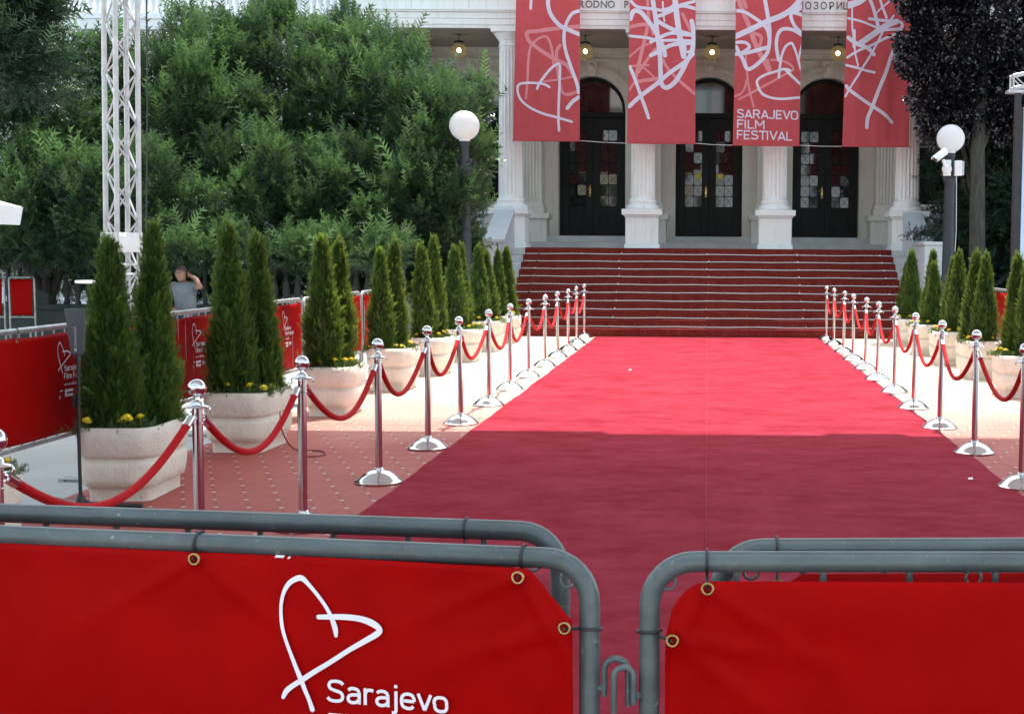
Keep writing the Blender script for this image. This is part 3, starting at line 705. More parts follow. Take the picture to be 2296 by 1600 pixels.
# doors
for di, cx in enumerate((-2.8, 0.0, 2.8)):
    rng = random.Random(20+di)
    fr = MB(); fr.box(cx-0.797, cx-0.745, T(32.18), T(32.3), DZ, SPR); fr.box(cx+0.745, cx+0.797, T(32.18), T(32.3), DZ, SPR)
    fr.box(cx-0.744, cx+0.744, T(32.14), T(32.3), DZ+2.84, DZ+2.96)
    ring = []
    for a in np.linspace(0.0, math.pi, 24):
        c_, s_ = math.cos(a), math.sin(a)
        ring.append([(cx+0.715*c_, T(32.18), SPR+0.715*s_), (cx+0.797*c_, T(32.18), SPR+0.797*s_), (cx+0.797*c_, T(32.3), SPR+0.797*s_), (cx+0.715*c_, T(32.3), SPR+0.715*s_)])
    fr.loft(ring)
    dr = fr.build('door', M['darkwood'], th, bevel=0.006)
    lg = MB(); arc = [(cx+0.72*math.cos(a), SPR+0.72*math.sin(a)) for a in np.linspace(0, math.pi, 20)]
    lg.add([(x, T(32.26+0.012*(x-cx)), z) for x, z in [(cx+0.74, DZ+2.95)]+arc+[(cx-0.74, DZ+2.95)]], [tuple(range(22))])
    lg.build('fanlight', M['glass'], dr)
    dk = MB(); dk.box(cx-0.8, cx+0.8, T(32.36), T(32.38), DZ, SPR+0.85); dk.build('dark_lining', M['darkwood'], dr)
    for sg in (-1, 1):
        lf = MB(); X = lambda u: cx+sg*u
        def bx(u0, u1, y0, y1, z0, z1):
            a, c_ = sorted((X(u0), X(u1))); lf.box(a, c_, T(y0), T(y1), DZ+z0, DZ+z1)
        bx(0.003, 0.165, 32.2, 32.26, 0.01, 2.835); bx(0.58, 0.744, 32.2, 32.26, 0.01, 2.835)
        bx(0.166, 0.579, 32.2, 32.26, 0.01, 0.72); bx(0.166, 0.579, 32.2, 32.26, 2.55, 2.835)
        bx(0.21, 0.54, 32.185, 32.2, 0.12, 0.60); bx(0.368, 0.378, 32.205, 32.235, 0.721, 2.549)
        for k in range(1, 7): bx(0.166, 0.579, 32.206, 32.234, 0.72+k*0.2614-0.007, 0.72+k*0.2614+0.007)
        lfo = lf.build('door_leaf', M['darkwood'], th, bevel=0.004)
        gl = MB(); ld = MB()
        for k in range(7):
            for j in range(2):
                u0 = 0.170 + j*0.209; u1 = u0+0.196; z0 = 0.728+k*0.2614; z1 = z0+0.246
                tx, tz = rng.uniform(-0.008, 0.008), rng.uniform(-0.003, 0.011)
                P = [(u0, z0), (u1, z0), (u1, z1), (u0, z1)]
                gl.add([(X(u), T(32.236)+tx*((u-u0)/0.2)+tz*((z-z0)/0.25), DZ+z) for u, z in P], [(0, 1, 2, 3) if sg > 0 else (3, 2, 1, 0)])
                for p, q in ((P[0], P[2]), (P[1], P[3])):
                    ld.tube([(X(p[0]), T(32.226), DZ+p[1]), (X(q[0]), T(32.226), DZ+q[1])], 0.0035, 5)
        gl.build('glass', M['glass'], lfo); ld.build('leading', M['darkwood'], lfo)
        if sg < 0:
            h = MB(); hx = cx-0.07
            h.box(hx-0.022, hx+0.022, T(32.185), T(32.2), DZ+0.96, DZ+1.22); h.cyl((hx, T(32.185), DZ+1.12), (hx, T(32.13), DZ+1.12), 0.012, n=8)
            h.tube([(hx, T(32.13), DZ+1.12), (hx-0.05, T(32.125), DZ+1.122), (hx-0.12, T(32.13), DZ+1.115)], 0.011, 8)
            h.sphere((hx, T(32.15), DZ+1.19), 0.024, 10, 6); h.sphere((hx, T(32.15), DZ+1.0), 0.022, 10, 6)
            h.build('handle', M['brass'], lfo, smooth=True)
        if di == 1:
            s2 = MB(); ux = cx+sg*0.27; s2.add([(ux-0.09, T(32.19), DZ+1.50), (ux, T(32.19), DZ+1.37), (ux+0.09, T(32.19), DZ+1.50)], [(0, 1, 2)])
            s2.build('warning_sticker', M['petal'], lfo)
# outer bay windows
for cx in (-5.6, 5.6):
    w = MB(); w.box(cx-0.797, cx-0.73, T(32.15), T(32.25), 2.75, SPR); w.box(cx+0.73, cx+0.797, T(32.15), T(32.25), 2.75, SPR)
    w.box(cx-0.729, cx+0.729, T(32.15), T(32.25), SPR-0.05, SPR+0.04); w.box(cx-0.03, cx+0.03, T(32.16), T(32.24), 2.75, SPR-0.051); w.box(cx-0.729, cx+0.729, T(32.16), T(32.24), 3.9, 3.95)
    wo_ = w.build('arched_window', M['darkwood'], th, bevel=0.005)
    g = MB(); arc = [(cx+0.79*math.cos(a), SPR+0.79*math.sin(a)) for a in np.linspace(0, math.pi, 18)]
    g.add([(x, T(32.27), z) for x, z in [(cx+0.79, 2.75)]+arc+[(cx-0.79, 2.75)]], [tuple(range(20))]); g.build('pane', M['glass'], wo_)
# upper storey block and wings
b = MB(); b.box(-7.9, 7.9, T(32.0), T(46), 6.6, 12.5); b.build('upper_storey', M['wing'], th)
for sx in (-1, 1):
    b = MB(); x0, x1 = (-23.0, -7.55) if sx < 0 else (7.9, 23.0)
    b.box(x0, x1, T(30.0), T(46), 0, 6.17); b.build('wing_wall', M['wing'], th)
    b = MB(); b.m = DROP; b.box(x0, x1, T(29.94), T(32), 6.302, 6.40)
    b.box(x0, x1, T(29.90), T(32), 6.50, 6.52); b.box(x0-0.0, x1, T(29.72), T(32), 6.522, 6.74); b.box(x0, x1, T(29.68), T(32), 6.742, 6.79)
    co_ = b.build('wing_cornice', M['wing'], th, bevel=0.008)
    d_ = MB(); d_.m = DROP; n_ = int((x1-x0)/0.11)
    for k in range(n_): d_.box(x0+k*0.11, x0+k*0.11+0.06, T(29.85), T(31), 6.40, 6.50)
    d_.build('dentil_band', M['wing'], co_)
    b = MB(); b.box(x0, x1, T(36), T(46), 6.8, 12.0); b.build('wing_upper_wall', M['wing'], th)
    for k in range(4):
        X = (-9.6-k*3.6) if sx < 0 else (9.9+k*3.6)
        w = MB(); w.box(X-0.75, X+0.75, T(29.93), T(29.999), 2.2, 2.32); w.box(X-0.75, X-0.6, T(29.95), T(29.999), 2.321, 5.0); w.box(X+0.6, X+0.75, T(29.95), T(29.999), 2.321, 5.0); w.box(X-0.85, X+0.85, T(29.9), T(29.999), 5.001, 5.2)
        w.box(X-0.04, X+0.04, T(29.96), T(29.994), 2.321, 5.0); w.box(X-0.6, X+0.6, T(29.963), T(29.993), 4.1, 4.16)
        wo_ = w.build('window', M['white'], th, bevel=0.006); g = MB(); g.add([(X-0.6, T(29.99), 2.32), (X+0.6, T(29.99), 2.32), (X+0.6, T(29.99), 5.0), (X-0.6, T(29.99), 5.0)], [(0, 1, 2, 3)]); g.build('pane', M['glass'], wo_)
px_ = [(-7.75), (at(450, 20, 30).x), (at(180, 20, 30).x)-0.35, -18.0]
balustrade(-18.2, -7.6, 29.98, 6.663, 7.62, 0.155, M['wing'], 'roof_balustrade', 'white baluster parapet along the roof edge of the left wing', piers=px_)
balustrade(7.95, 16.0, 29.98, 6.663, 7.62, 0.155, M['wing'], 'roof_balustrade', 'white baluster parapet along the roof edge of the right wing behind the purple tree', piers=(8.2, 12.0, 15.8))
# porch lamps
for i, X in enumerate((-5.6, -2.78, 0.05, 2.86)):
    nm = ('in the outermost left bay behind the hedge', 'between the two left banners', 'between the two middle banners', 'between the two right banners')[i]
    L = thing('pendant_lamp', 'lit glass globe hanging in the porch, ' + nm, 'lamp', (X, 30.0, 6.37), 0, 'glass globe lamps under the porch ceiling')
    c_ = MB(); c_.cyl((0, 0, 0), (0, 0, -0.16), 0.01, n=8); c_.lathe([(0.03, -0.01), (0.05, 0.0)], (0, 0, 0), 12); c_.build('rod', M['iron'], L)
    c_ = MB(); c_.lathe([(0.02, -0.13), (0.10, -0.15), (0.115, -0.185), (0.10, -0.2)], (0, 0, 0), 20); c_.build('cap', M['iron'], L, smooth=True)
    c_ = MB(); c_.sphere((0, 0, -0.365), 0.185, 28, 16); c_.build('globe', M['lampglass'], L, smooth=True, angle=180)
    c_ = MB(); c_.sphere((0, 0, -0.35), 0.045, 16, 10, 1.1); c_.build('bulb', M['bulb'], L, smooth=True, angle=180)

# ================================================================== BANNERS on the portico
def Z3(x, y): return ((1200+x/3.703)/1.0614, (y/3.703)/1.0614)
def ZB(x, y): return ((1720+x/4.445)/1.0614, (y/4.445)/1.0614)
def ZC(x, y): return ((1980+x/4.445)/1.0614, (y/4.445)/1.0614)
strokes = {}
strokes[0] = (Z3, 0.9, [  # white
  (26, [(240,-60),(236,0),(232,80)]), (40, [(430,-60),(385,0),(400,110),(460,200),(530,250),(665,310)]),
  (34, [(665,103),(600,125),(560,180),(530,260),(525,360),(545,470),(590,600),(640,740),(655,820)]), (38, [(655,860),(600,900),(555,955)]),
  (26, [(290,785),(310,740),(380,640),(440,580),(485,570),(485,700),(478,900),(475,1040),(480,1150)]),
  (24, [(395,770),(350,745),(240,733),(140,745),(118,790),(140,870),(210,940),(330,1000),(460,1035),(595,1075)])],
 [(38, [(660,240),(480,250),(300,275),(205,290),(210,350),(270,410),(420,510),(540,570),(600,650)]),
  (24, [(430,590),(425,480),(400,370),(360,325),(290,350),(230,420),(210,560),(205,700),(190,870)]),
  (32, [(490,400),(460,450),(460,560),(480,700),(500,800),(560,835),(655,805)]), (20, [(350,720),(480,700),(600,680)])])
strokes[1] = (Z3, 0.9, [
  (45, [(1110,170),(1140,100),(1200,110),(1260,180),(1320,260),(1360,340),(1400,420),(1415,490)]),
  (30, [(1110,10),(1170,60),(1290,80),(1450,95),(1560,50),(1690,10)]),
  (46, [(1300,-40),(1330,150),(1350,330),(1370,500),(1375,640),(1385,740),(1430,775),(1500,730),(1560,640),(1610,540),(1655,450),(1670,300),(1650,190)]),
  (28, [(1105,320),(1250,335),(1350,355),(1500,360),(1680,365)]), (35, [(1290,370),(1450,300),(1600,310),(1685,310)]),
  (40, [(1340,180),(1420,230),(1500,270),(1685,320)]), (56, [(1500,-40),(1520,150),(1550,350),(1580,500)]),
  (42, [(1100,940),(1200,850),(1340,740),(1450,650),(1580,560),(1660,480)]), (34, [(1105,590),(1150,700),(1200,840),(1240,950),(1270,1040)]),
  (40, [(1290,490),(1350,460),(1480,400),(1680,380)]), (34, [(1340,150),(1450,110),(1560,60),(1690,80)]),
  (28, [(1590,400),(1600,460),(1640,450),(1660,380)]), (24, [(1540,-40),(1480,60),(1380,90)]), (18, [(1395,20),(1400,120),(1410,190)])],
 [(36, [(1105,240),(1250,220),(1240,330),(1200,500),(1160,700),(1240,710),(1350,690)]), (20, [(1105,500),(1200,420),(1300,380)]),
  (22, [(1110,585),(1270,575)]), (28, [(1180,640),(1300,470),(1350,420)]), (30, [(1390,520),(1450,620),(1560,730),(1690,840)]),
  (24, [(1105,790),(1160,700)]), (34, [(1570,130),(1640,270)]), (28, [(1260,-30),(1270,150),(1310,300)]), (20, [(1230,600),(1320,680)])])
strokes[2] = (ZB, 0.76, [
  (46, [(435,-40),(470,160),(490,300),(490,450),(470,560),(400,650),(300,725),(250,720),(215,640),(170,560),(140,500)]),
  (40, [(130,115),(230,130),(330,190),(420,260),(470,330),(485,400)]),
  (66, [(130,390),(300,310),(480,230),(640,160),(760,70),(840,-30)]),
  (46, [(130,575),(250,560),(380,530),(470,510)]), (58, [(760,150),(720,160),(740,240),(800,320),(835,350)]) if False else (40, [(725,130),(720,190),(760,280),(835,350)]),
  (42, [(835,375),(740,320),(640,310),(590,350),(565,440),(570,540),(590,640)]),
  (30, [(590,820),(600,720),(620,600),(660,500),(720,460),(750,500),(780,580),(820,720),(850,790)]), (26, [(850,430),(815,560),(800,640)]),
  (30, [(710,750),(650,735),(560,760),(440,800),(365,850),(370,920),(420,1000),(520,1040),(650,1050),(840,1028)]),
  (34, [(660,740),(740,820),(840,905)]), (46, [(735,130),(800,150),(850,165)]), (60, [(740,130),(860,60)]),
  (38, [(130,455),(230,450),(280,500),(200,560)])],
 [(56, [(160,-20),(210,120),(270,260),(330,430),(380,550),(440,660),(485,750)]), (42, [(210,-30),(245,80)]), (40, [(250,330),(400,390),(380,520)]),
  (24, [(240,580),(250,700),(265,860),(290,990),(325,1130)]), (26, [(130,1020),(190,990),(230,930),(250,850)]),
  (28, [(170,1050),(320,975),(480,890),(620,810),(740,740),(700,680),(600,640),(510,640)]), (34, [(470,640),(500,740)])])
strokes[3] = (ZC, 0.76, [
  (40, [(150,910),(180,950),(280,1030),(430,1130),(560,1220),(630,1295)]),
  (44, [(365,1350),(375,1250),(420,1140),(500,930),(570,760),(620,600)]), (40, [(620,600),(660,500),(690,400),(740,280)]),
  (26, [(140,1020),(190,930),(260,820),(320,720),(390,610),(470,470),(540,330),(600,240),(650,170)]),
  (30, [(150,690),(250,720),(350,750),(445,770)]), (30, [(160,610),(260,550),(400,490),(560,410),(720,340)]),
  (34, [(390,205),(500,215),(640,230),(730,240),(740,290),(690,310),(560,320)]), (28, [(170,195),(290,230),(430,280),(520,300)]),
  (70, [(290,470),(430,370),(560,280),(680,230)]), (42, [(380,-30),(430,80),(470,220),(490,300)]),
  (20, [(210,60),(210,200),(215,330),(235,450),(240,560),(270,700)]), (48, [(170,400),(260,470),(380,520),(440,580)]),
  (30, [(500,-30),(530,70),(575,190)]), (20, [(620,10),(530,80),(470,140)]), (80, [(165,60),(270,30),(340,-20)]), (38, [(230,330),(230,500)])],
 [])
bspec = [  # top-left x, top-right x (y=0), bottom-left x, bottom-right x, bottom y
 (1157.5, 1300.5, 1150, 1299.5, 315.5), (1411.5, 1559.5, 1406, 1558.5, 321.5), (1650.5, 1799, 1642.5, 1791.5, 326), (1900, 2043, 1888, 2037.5, 328.5)]
blabels = ['red portico banner with one thin looping white scribble, leftmost of the four', 'red portico banner with the densest white scribble, second from the left',
           'red portico banner lettered with the festival name under white scribbles', 'red portico banner with a crossed white scribble, partly behind the purple tree']
YB = 27.35
hem = []
for bi, (tl, tr, bl, br_, by) in enumerate(bspec):
    pbl, pbr = at(bl, by, YB), at(br_, by, YB); ptl, ptr = at(tl, 0, YB), at(tr, 0, YB)
    zb = (pbl.z+pbr.z)/2; zt = 7.45
    slL = (ptl.x-pbl.x)/(ptl.z-pbl.z); slR = (ptr.x-pbr.x)/(ptr.z-pbr.z)
    cx = (pbl.x+pbr.x)/2
    root = thing('portico_banner', blabels[bi], 'banner', (cx, YB, zb), 0, 'red banners hanging in front of the portico')
    ph = bi*1.7
    def wav(x, z, ph=ph, cx=cx, zb=zb):
        u = x-cx; h = (z-zb)/3.5
        s = 0.030*math.sin(u*5+ph+h*1.5) + 0.020*math.sin(u*11+ph*2-h*3) + 0.007*math.sin(u*23+h*5+ph)*max(0, 1-h*1.6)
        if ph > 5: s += 0.012*math.sin(u*31+ph)*max(0, 1-h*3.2)
        return s*min(1, 0.35+h*2 if h < .4 else 1)
    surf = lambda x, z, off, cx=cx, zb=zb, wav=wav: (x-cx, wav(x, z)-off, z-zb)
    c_ = MB(); NU, NV = 40, 44; vs = []
    for j in range(NV+1):
        z = zb+(zt-zb)*j/NV; xl = pbl.x+slL*(z-zb); xr = pbr.x+slR*(z-zb)
        for i in range(NU+1): vs.append(surf(xl+(xr-xl)*i/NU, z, 0))
    c_.add(vs, [(j*(NU+1)+i, j*(NU+1)+i+1, (j+1)*(NU+1)+i+1, (j+1)*(NU+1)+i) for j in range(NV) for i in range(NU)])
    c_.build('cloth', M['flag'], root, smooth=True)
    hm = MB(); hm.tube([(pbl.x-cx-0.01, -0.005, 0.0), (0, -0.008, -0.006), (pbr.x-cx+0.01, -0.005, 0.0)], 0.014, 8); hm.build('hem_rod', M['flag'], root, smooth=True)
    hm = MB(); hm.tube([(at(tl, 0, YB).x-cx-0.05, 0.0, zt-zb), (at(tr, 0, YB).x-cx+0.05, 0, zt-zb)], 0.02, 8); hm.build('top_rod', M['iron'], root, smooth=True)
    conv, ws, white, pink = strokes[bi]
    for (lst, mt, nm, o0) in ((pink, M['pinkprint'], 'pale_print', 0.003), (white, M['flagprint'], 'print', 0.009)):
        if not lst: continue
        mb = MB()
        for si, (w, pts) in enumerate(lst):
            P = []
            for x, y in pts:
                q = at(*conv(x, y), YB); P.append((q.x, q.z))
            wm = 0.86*w/(3.703 if conv is Z3 else 4.445)/1.0614*YB/F
            e = 0.02; clip = None
            # clip to the cloth: clamp x between its edges at that height
            def sf(x, z, off, surf=surf, pbl=pbl, pbr=pbr, slL=slL, slR=slR, zb=zb, zt=zt):
                z = min(z, zt-0.02); xl = pbl.x+slL*(z-zb)+0.006; xr = pbr.x+slR*(z-zb)-0.006
                return surf(min(max(x, xl), xr), z, off)
            ribbon(mb, P, sf, o0+si*0.00035, None, wm)
        mb.build(nm, mt, root)
    if bi == 2:
        mb = MB()
        for body, (xa, ya), (xb, yb), cap in (('SARAJEVO', (146, 1248), (790, 1272), 92), ('FILM', (146, 1358), (437, 1370), 92), ('FESTIVAL', (144, 1472), (724, 1492), 94)):
            qa, qb = at(*ZB(xa, ya), YB), at(*ZB(xb, yb), YB)
            stroke_text(mb, body, qa.x, qa.z, qb.x-qa.x, surf, 0.016, cap/4.445/1.0614*YB/F, (qb.x, qb.z), 0.16)
        mb.build('lettering', M['flagprint'], root)
    hem.append((pbl, pbr))
cl = MB()
for i in range(3):
    a, c_ = hem[i][1], hem[i+1][0]; cl.tube([a, (a+c_)/2+Vector((0, 0, -0.01)), c_], 0.005, 6)
a = hem[0][0]; cl.tube([a, a+Vector((-1.1, 0.5, 0.02))], 0.005, 6); a = hem[3][1]; cl.tube([a, a+Vector((0.7, 0.5, 0.02))], 0.005, 6)
tag(cl.build('tie_cord', M['greywhite'], None), 'thin white cord linking the bottom edges of the portico banners', 'cord')

# ================================================================== STANCHIONS AND ROPES
def make_stanchion():
    s = thing('stanchion', 'x', 'stanchion', (0, 0, 0), 0, 'chrome rope stanchions beside the carpet')
    b = MB(); b.lathe([(0.158, 0.0), (0.163, 0.005), (0.163, 0.012), (0.152, 0.018), (0.142, 0.026), (0.122, 0.046), (0.095, 0.066), (0.062, 0.082), (0.034, 0.089), (0.030, 0.10), (0.0255, 0.104)], (0, 0, 0), 40)
    b.build('base', M['chrome'], s, smooth=True, angle=50)
    b = MB(); b.lathe([(0.024, 0.10), (0.024, 0.772), (0.0262, 0.774), (0.0262, 0.779), (0.024, 0.781), (0.024, 0.85)], (0, 0, 0), 28); b.build('pole', M['chrome'], s, smooth=True, angle=40)
    b = MB(); b.lathe([(0.024, 0.846), (0.052, 0.850), (0.055, 0.854), (0.052, 0.858), (0.034, 0.862), (0.030, 0.873), (0.024, 0.88), (0.014, 0.886), (0.013, 0.895), (0.02, 0.902)], (0, 0, 0), 28)
    for k in range(4):
        a = k*math.pi/2+math.pi/2; c_, s_ = math.cos(a), math.sin(a)
        b.tube([(0.045*c_, 0.045*s_, 0.856), (0.056*c_, 0.056*s_, 0.853), (0.061*c_, 0.061*s_, 0.84), (0.055*c_, 0.055*s_, 0.832)], 0.0045, 8)
    b.build('collar', M['chrome'], s, smooth=True, angle=50)
    b = MB(); b.sphere((0, 0, 0.939), 0.041, 32, 20); b.build('ball_finial', M['chrome'], s, smooth=True, angle=180)
    return s
def ordinal(i): return ['first', 'second', 'third', 'fourth', 'fifth', 'sixth', 'seventh', 'eighth', 'ninth', 'tenth', 'eleventh', 'twelfth', 'thirteenth', 'fourteenth'][i]
rng = random.Random(12)
proto = make_stanchion(); used = False
def row(pts, side, nearname):
    global used
    out = []
    for i, (X, Y) in enumerate(pts):
        lab = f'chrome rope stanchion, {ordinal(i)} from the {nearname} in the {side} row'
        if not used: s = proto; s.location = (X, Y, 0.005); s['label'] = lab; used = True
        else: s = place_copy(proto, (X, Y, 0.005), 0, lab)
        s.rotation_euler = (R(rng.uniform(-.6, .6)), R(rng.uniform(-.8, .8)) * (0.0 if i < 2 else 1.0), rng.uniform(-.3, .3))
        out.append((X, Y))
    return out
LS = row([(-2.352, 4.33), (-2.332, 6.01), (-2.283, 7.40), (-2.225, 8.9), (-2.222, 10.46), (-2.243, 11.98), (-2.235, 13.45), (-2.25, 15.0), (-2.245, 16.5), (-2.235, 18.1), (-2.235, 19.65), (-2.22, 21.0), (-2.23, 22.55), (-2.25, 24.12)], 'left', 'camera')
RS = row([(2.14, 8.9), (2.125, 10.43), (2.11, 11.93), (2.105, 13.43), (2.13, 15.0), (2.12, 16.48), (2.15, 18.0), (2.15, 19.5), (2.16, 21.0), (2.17, 22.7), (2.15, 23.95)], 'right', 'camera')
def rope(A, B, label, sag):
    A, B = Vector((*A, 0)), Vector((*B, 0)); d = (B-A); L = d.length; u = d/L
    root = thing('velvet_rope', label, 'rope', (A.x, A.y, 0.005), 0, 'red velvet ropes between the stanchions')
    def P(s): return Vector((u.x*s, u.y*s, 0.842 - 4*sag*(s/L)*(1-s/L)*(1+0.16*(1-4*(s/L-0.5)**2)-0.16)))
    S = [0.058+(L-0.116)*k/30 for k in range(31)]
    side = Vector((-u.y, u.x, 0))*rng.uniform(-.03, .03)
    pts = [P(s)+side*math.sin(math.pi*s/L) for s in S]
    c_ = MB(); c_.tube(pts[1:-1], 0.0175, 14); c_.build('cord', M['velvet'], root, smooth=True, angle=60)
    for e in (0, 1):
        p = pts if e == 0 else pts[::-1]
        h = MB(); dirv = (p[2]-p[0]).normalized(); a0 = p[0]-dirv*0.0
        h.tube([a0-dirv*0.012, a0+dirv*0.004, a0+dirv*0.006, p[0]+dirv*0.075, p[0]+dirv*0.077], [0.008, 0.012, 0.0195, 0.0205, 0.017], 14)
        h.build('end_cap', M['chrome'], root, smooth=True, angle=40)
for i in range(len(LS)-1): rope(LS[i], LS[i+1], f'red velvet rope hanging between the {ordinal(i)} and {ordinal(i+1)} stanchions of the left row', (.27 if i == 0 else rng.uniform(.29, .355)))
for i in range(len(RS)-1): rope(RS[i], RS[i+1], f'red velvet rope hanging between the {ordinal(i)} and {ordinal(i+1)} stanchions of the right row', rng.uniform(.31, .34))

# ================================================================== FOLIAGE TOOLS
def leaf_template(n, ang, ll, wd, flat=0.15, taper=0.5, seed=0, term=0.16):
    r = np.random.RandomState(seed); T = []
    for i in range(n):
        t_ = 0.06 + 0.88*i/(n-1); sgn = 1 if i % 2 else -1
        l = ll*(1-taper*t_)*(0.85+0.3*r.rand()); a = ang*(0.85+0.3*r.rand()); yj = flat*(r.rand()-.5)*2*l
        T.append([(0, 0, t_-wd/2), (0, 0, t_+wd/2), (sgn*math.sin(a)*l, yj, t_+math.cos(a)*l)])
    T.append([(-0.018, 0, 0), (0.018, 0, 0), (0, 0, 1.0)])
    T.append([(-wd*.4, 0, 0.92), (wd*.4, 0, 0.92), (0, 0, 0.95+term)])
    return np.array(T)                      # (k,3,3)
def scatter(name, tmpl, pos, dirs, length, tone, mat, parent, seed=0):
    r = np.random.RandomState(seed); N = len(pos)
    d = dirs/np.linalg.norm(dirs, axis=1, keepdims=True)
    rv = r.randn(N, 3); x = np.cross(rv, d); x /= np.linalg.norm(x, axis=1, keepdims=True)+1e-9; y = np.cross(d, x)
    Mx = np.stack([x, y, d], 2)              # columns
    k = tmpl.reshape(-1, 3)
    V = np.einsum('nij,kj->nki', Mx, k)*length[:, None, None] + pos[:, None, :]
    tn = np.repeat(tone, k.shape[0]) + 0.0
    return np_mesh(name, V.reshape(-1, 3), 3, mat, parent, np.clip(tn, 0, 1))
def crown_points(ells, n_sub, sub_r, per, seed, up=0.5, out=0.7, droop=0.0, back=0.45, inner=0.12, elong=1.35):
    """ells: (centre, radii). Plume-like sub-lobes cover each ellipsoid; shoots cover each sub-lobe."""
    r = np.random.RandomState(seed); P, D, Tn = [], [], []
    E = [(np.array(c, float), np.array(q, float)) for c, q in ells]
    for c, q in E:
        area = (q[0]*q[2]+q[0]*q[1]+q[1]*q[2])/3
        m = int(n_sub*area)
        for _ in range(m):
            v = r.randn(3); v /= np.linalg.norm(v)
            if v[1] > 0.25 and r.rand() > back: continue
            if v[2] < -0.75: continue
            depth = 1.0 - 0.30*abs(r.randn())*0.6
            sc = c + v*q*depth*(0.96+0.10*r.rand())
            # skip if well inside another ellipsoid
            if any(((abs((sc-c2)/q2)**2).sum() < 0.55) for c2, q2 in E if c2 is not c): continue
            sr = sub_r*(0.6+0.8*r.rand()); n = int(per*(sr/sub_r)**1.6)
            w = r.randn(n, 3); w /= np.linalg.norm(w, axis=1, keepdims=True)
            rad = (0.45+0.55*r.rand(n)**0.5)[:, None]
            lean = (v*0.5+np.array([0, 0, 0.6-droop*1.4])); lean /= np.linalg.norm(lean)
            p = sc + w*rad*sr*np.array([0.8, 0.8, 0.8]) + lean*((w@lean)*sr*(elong-0.8)*rad[:, 0])[:, None]
            dd = w*out + v*0.45 + np.array([0, 0, up-droop]) + r.randn(n, 3)*0.34
            P.append(p); D.append(dd)
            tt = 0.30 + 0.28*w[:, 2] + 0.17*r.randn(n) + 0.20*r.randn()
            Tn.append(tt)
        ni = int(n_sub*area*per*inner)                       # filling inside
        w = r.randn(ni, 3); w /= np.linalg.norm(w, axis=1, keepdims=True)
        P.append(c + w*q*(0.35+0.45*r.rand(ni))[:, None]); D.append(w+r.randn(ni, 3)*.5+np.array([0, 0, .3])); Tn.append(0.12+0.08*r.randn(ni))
    return np.concatenate(P), np.concatenate(D), np.concatenate(Tn)
def limb_tree(name, root, base, tops, r0, mat, seed=0, lean=(0, 0)):
    r = random.Random(seed); b = MB(); base = Vector(base)
    mid = Vector((base.x+lean[0], base.y+lean[1], base.z + (min(t[2] for t in tops)-base.z)*0.45))
    pts = [base, base.lerp(mid, .33)+Vector((r.uniform(-.04, .04), 0, 0)), base.lerp(mid, .66)+Vector((r.uniform(-.05, .05), 0, 0)), mid]
    b.tube(pts, [r0*1.25, r0, r0*.92, r0*.85], 12)
    for t_ in tops:
        t_ = Vector(t_); m1 = mid.lerp(t_, .35)+Vector((r.uniform(-.15, .15), r.uniform(-.15, .15), .1)); m2 = mid.lerp(t_, .7)+Vector((r.uniform(-.15, .15), r.uniform(-.15, .15), .05))
        b.tube([mid-Vector((0, 0, .05)), m1, m2, t_], [r0*.62, r0*.42, r0*.25, r0*.06], 8)
        for _ in range(4):
            q = m1.lerp(t_, r.random()); e = q+Vector((r.uniform(-.7, .7), r.uniform(-.7, .7), r.uniform(.1, .6)))
            b.tube([q, q.lerp(e, .5)+Vector((0, 0, .05)), e], [r0*.2, r0*.12, r0*.03], 6)
    return b.build(name, mat, root, smooth=True)
YEW = leaf_template(13, R(52), 0.36, 0.10, 0.5, 0.5, 1)
def pxr(n, Y): return n*Y/F
def ell(x, y, Y, rx, ry, rd=None):
    p = at(x, y, Y); return ((p.x, p.y, p.z), (pxr(rx, Y), rd if rd else pxr(rx, Y)*0.8, pxr(ry, Y)))
def make_tree(name, label, cat, ells, seed, mat, tmpl, n_sub, sub_r, per, slen, group, trunk=None, **kw):
    bx = sum(e[0][0] for e in ells)/len(ells) if trunk is None else trunk[0]
    by = sum(e[0][1] for e in ells)/len(ells) if trunk is None else trunk[1]
    root = thing(name, label, cat, (bx, by, 0), 0, group)
    O = np.array([bx, by, 0])
    P, D, Tn = crown_points([(np.array(c)-O, q) for c, q in ells], n_sub, sub_r, per, seed, **kw)
    r = np.random.RandomState(seed+5)
    keep = P[:, 2] > 0.08
    P, D, Tn = P[keep], D[keep], Tn[keep]
    long_ = r.rand(len(P)) < (0.05 if tmpl is YEW else 0.0)
    D = D + long_[:, None]*np.array([0, 0, 0.5]); Tn = Tn + 0.22*long_
    scatter('crown', tmpl, P, D, slen*(0.65+0.7*r.rand(len(P)))*(1+1.0*long_), Tn, mat, root, seed)
    limb_tree('trunk', root, (0, 0, 0), [(c[0]-bx+dx, c[1]-by, c[2]+q[2]*0.55) for c, q in ells for dx in (-q[0]*.4, q[0]*.35)], 0.13, M['bark'], seed)
    return root
YG = 'dark green yews of the big hedge'
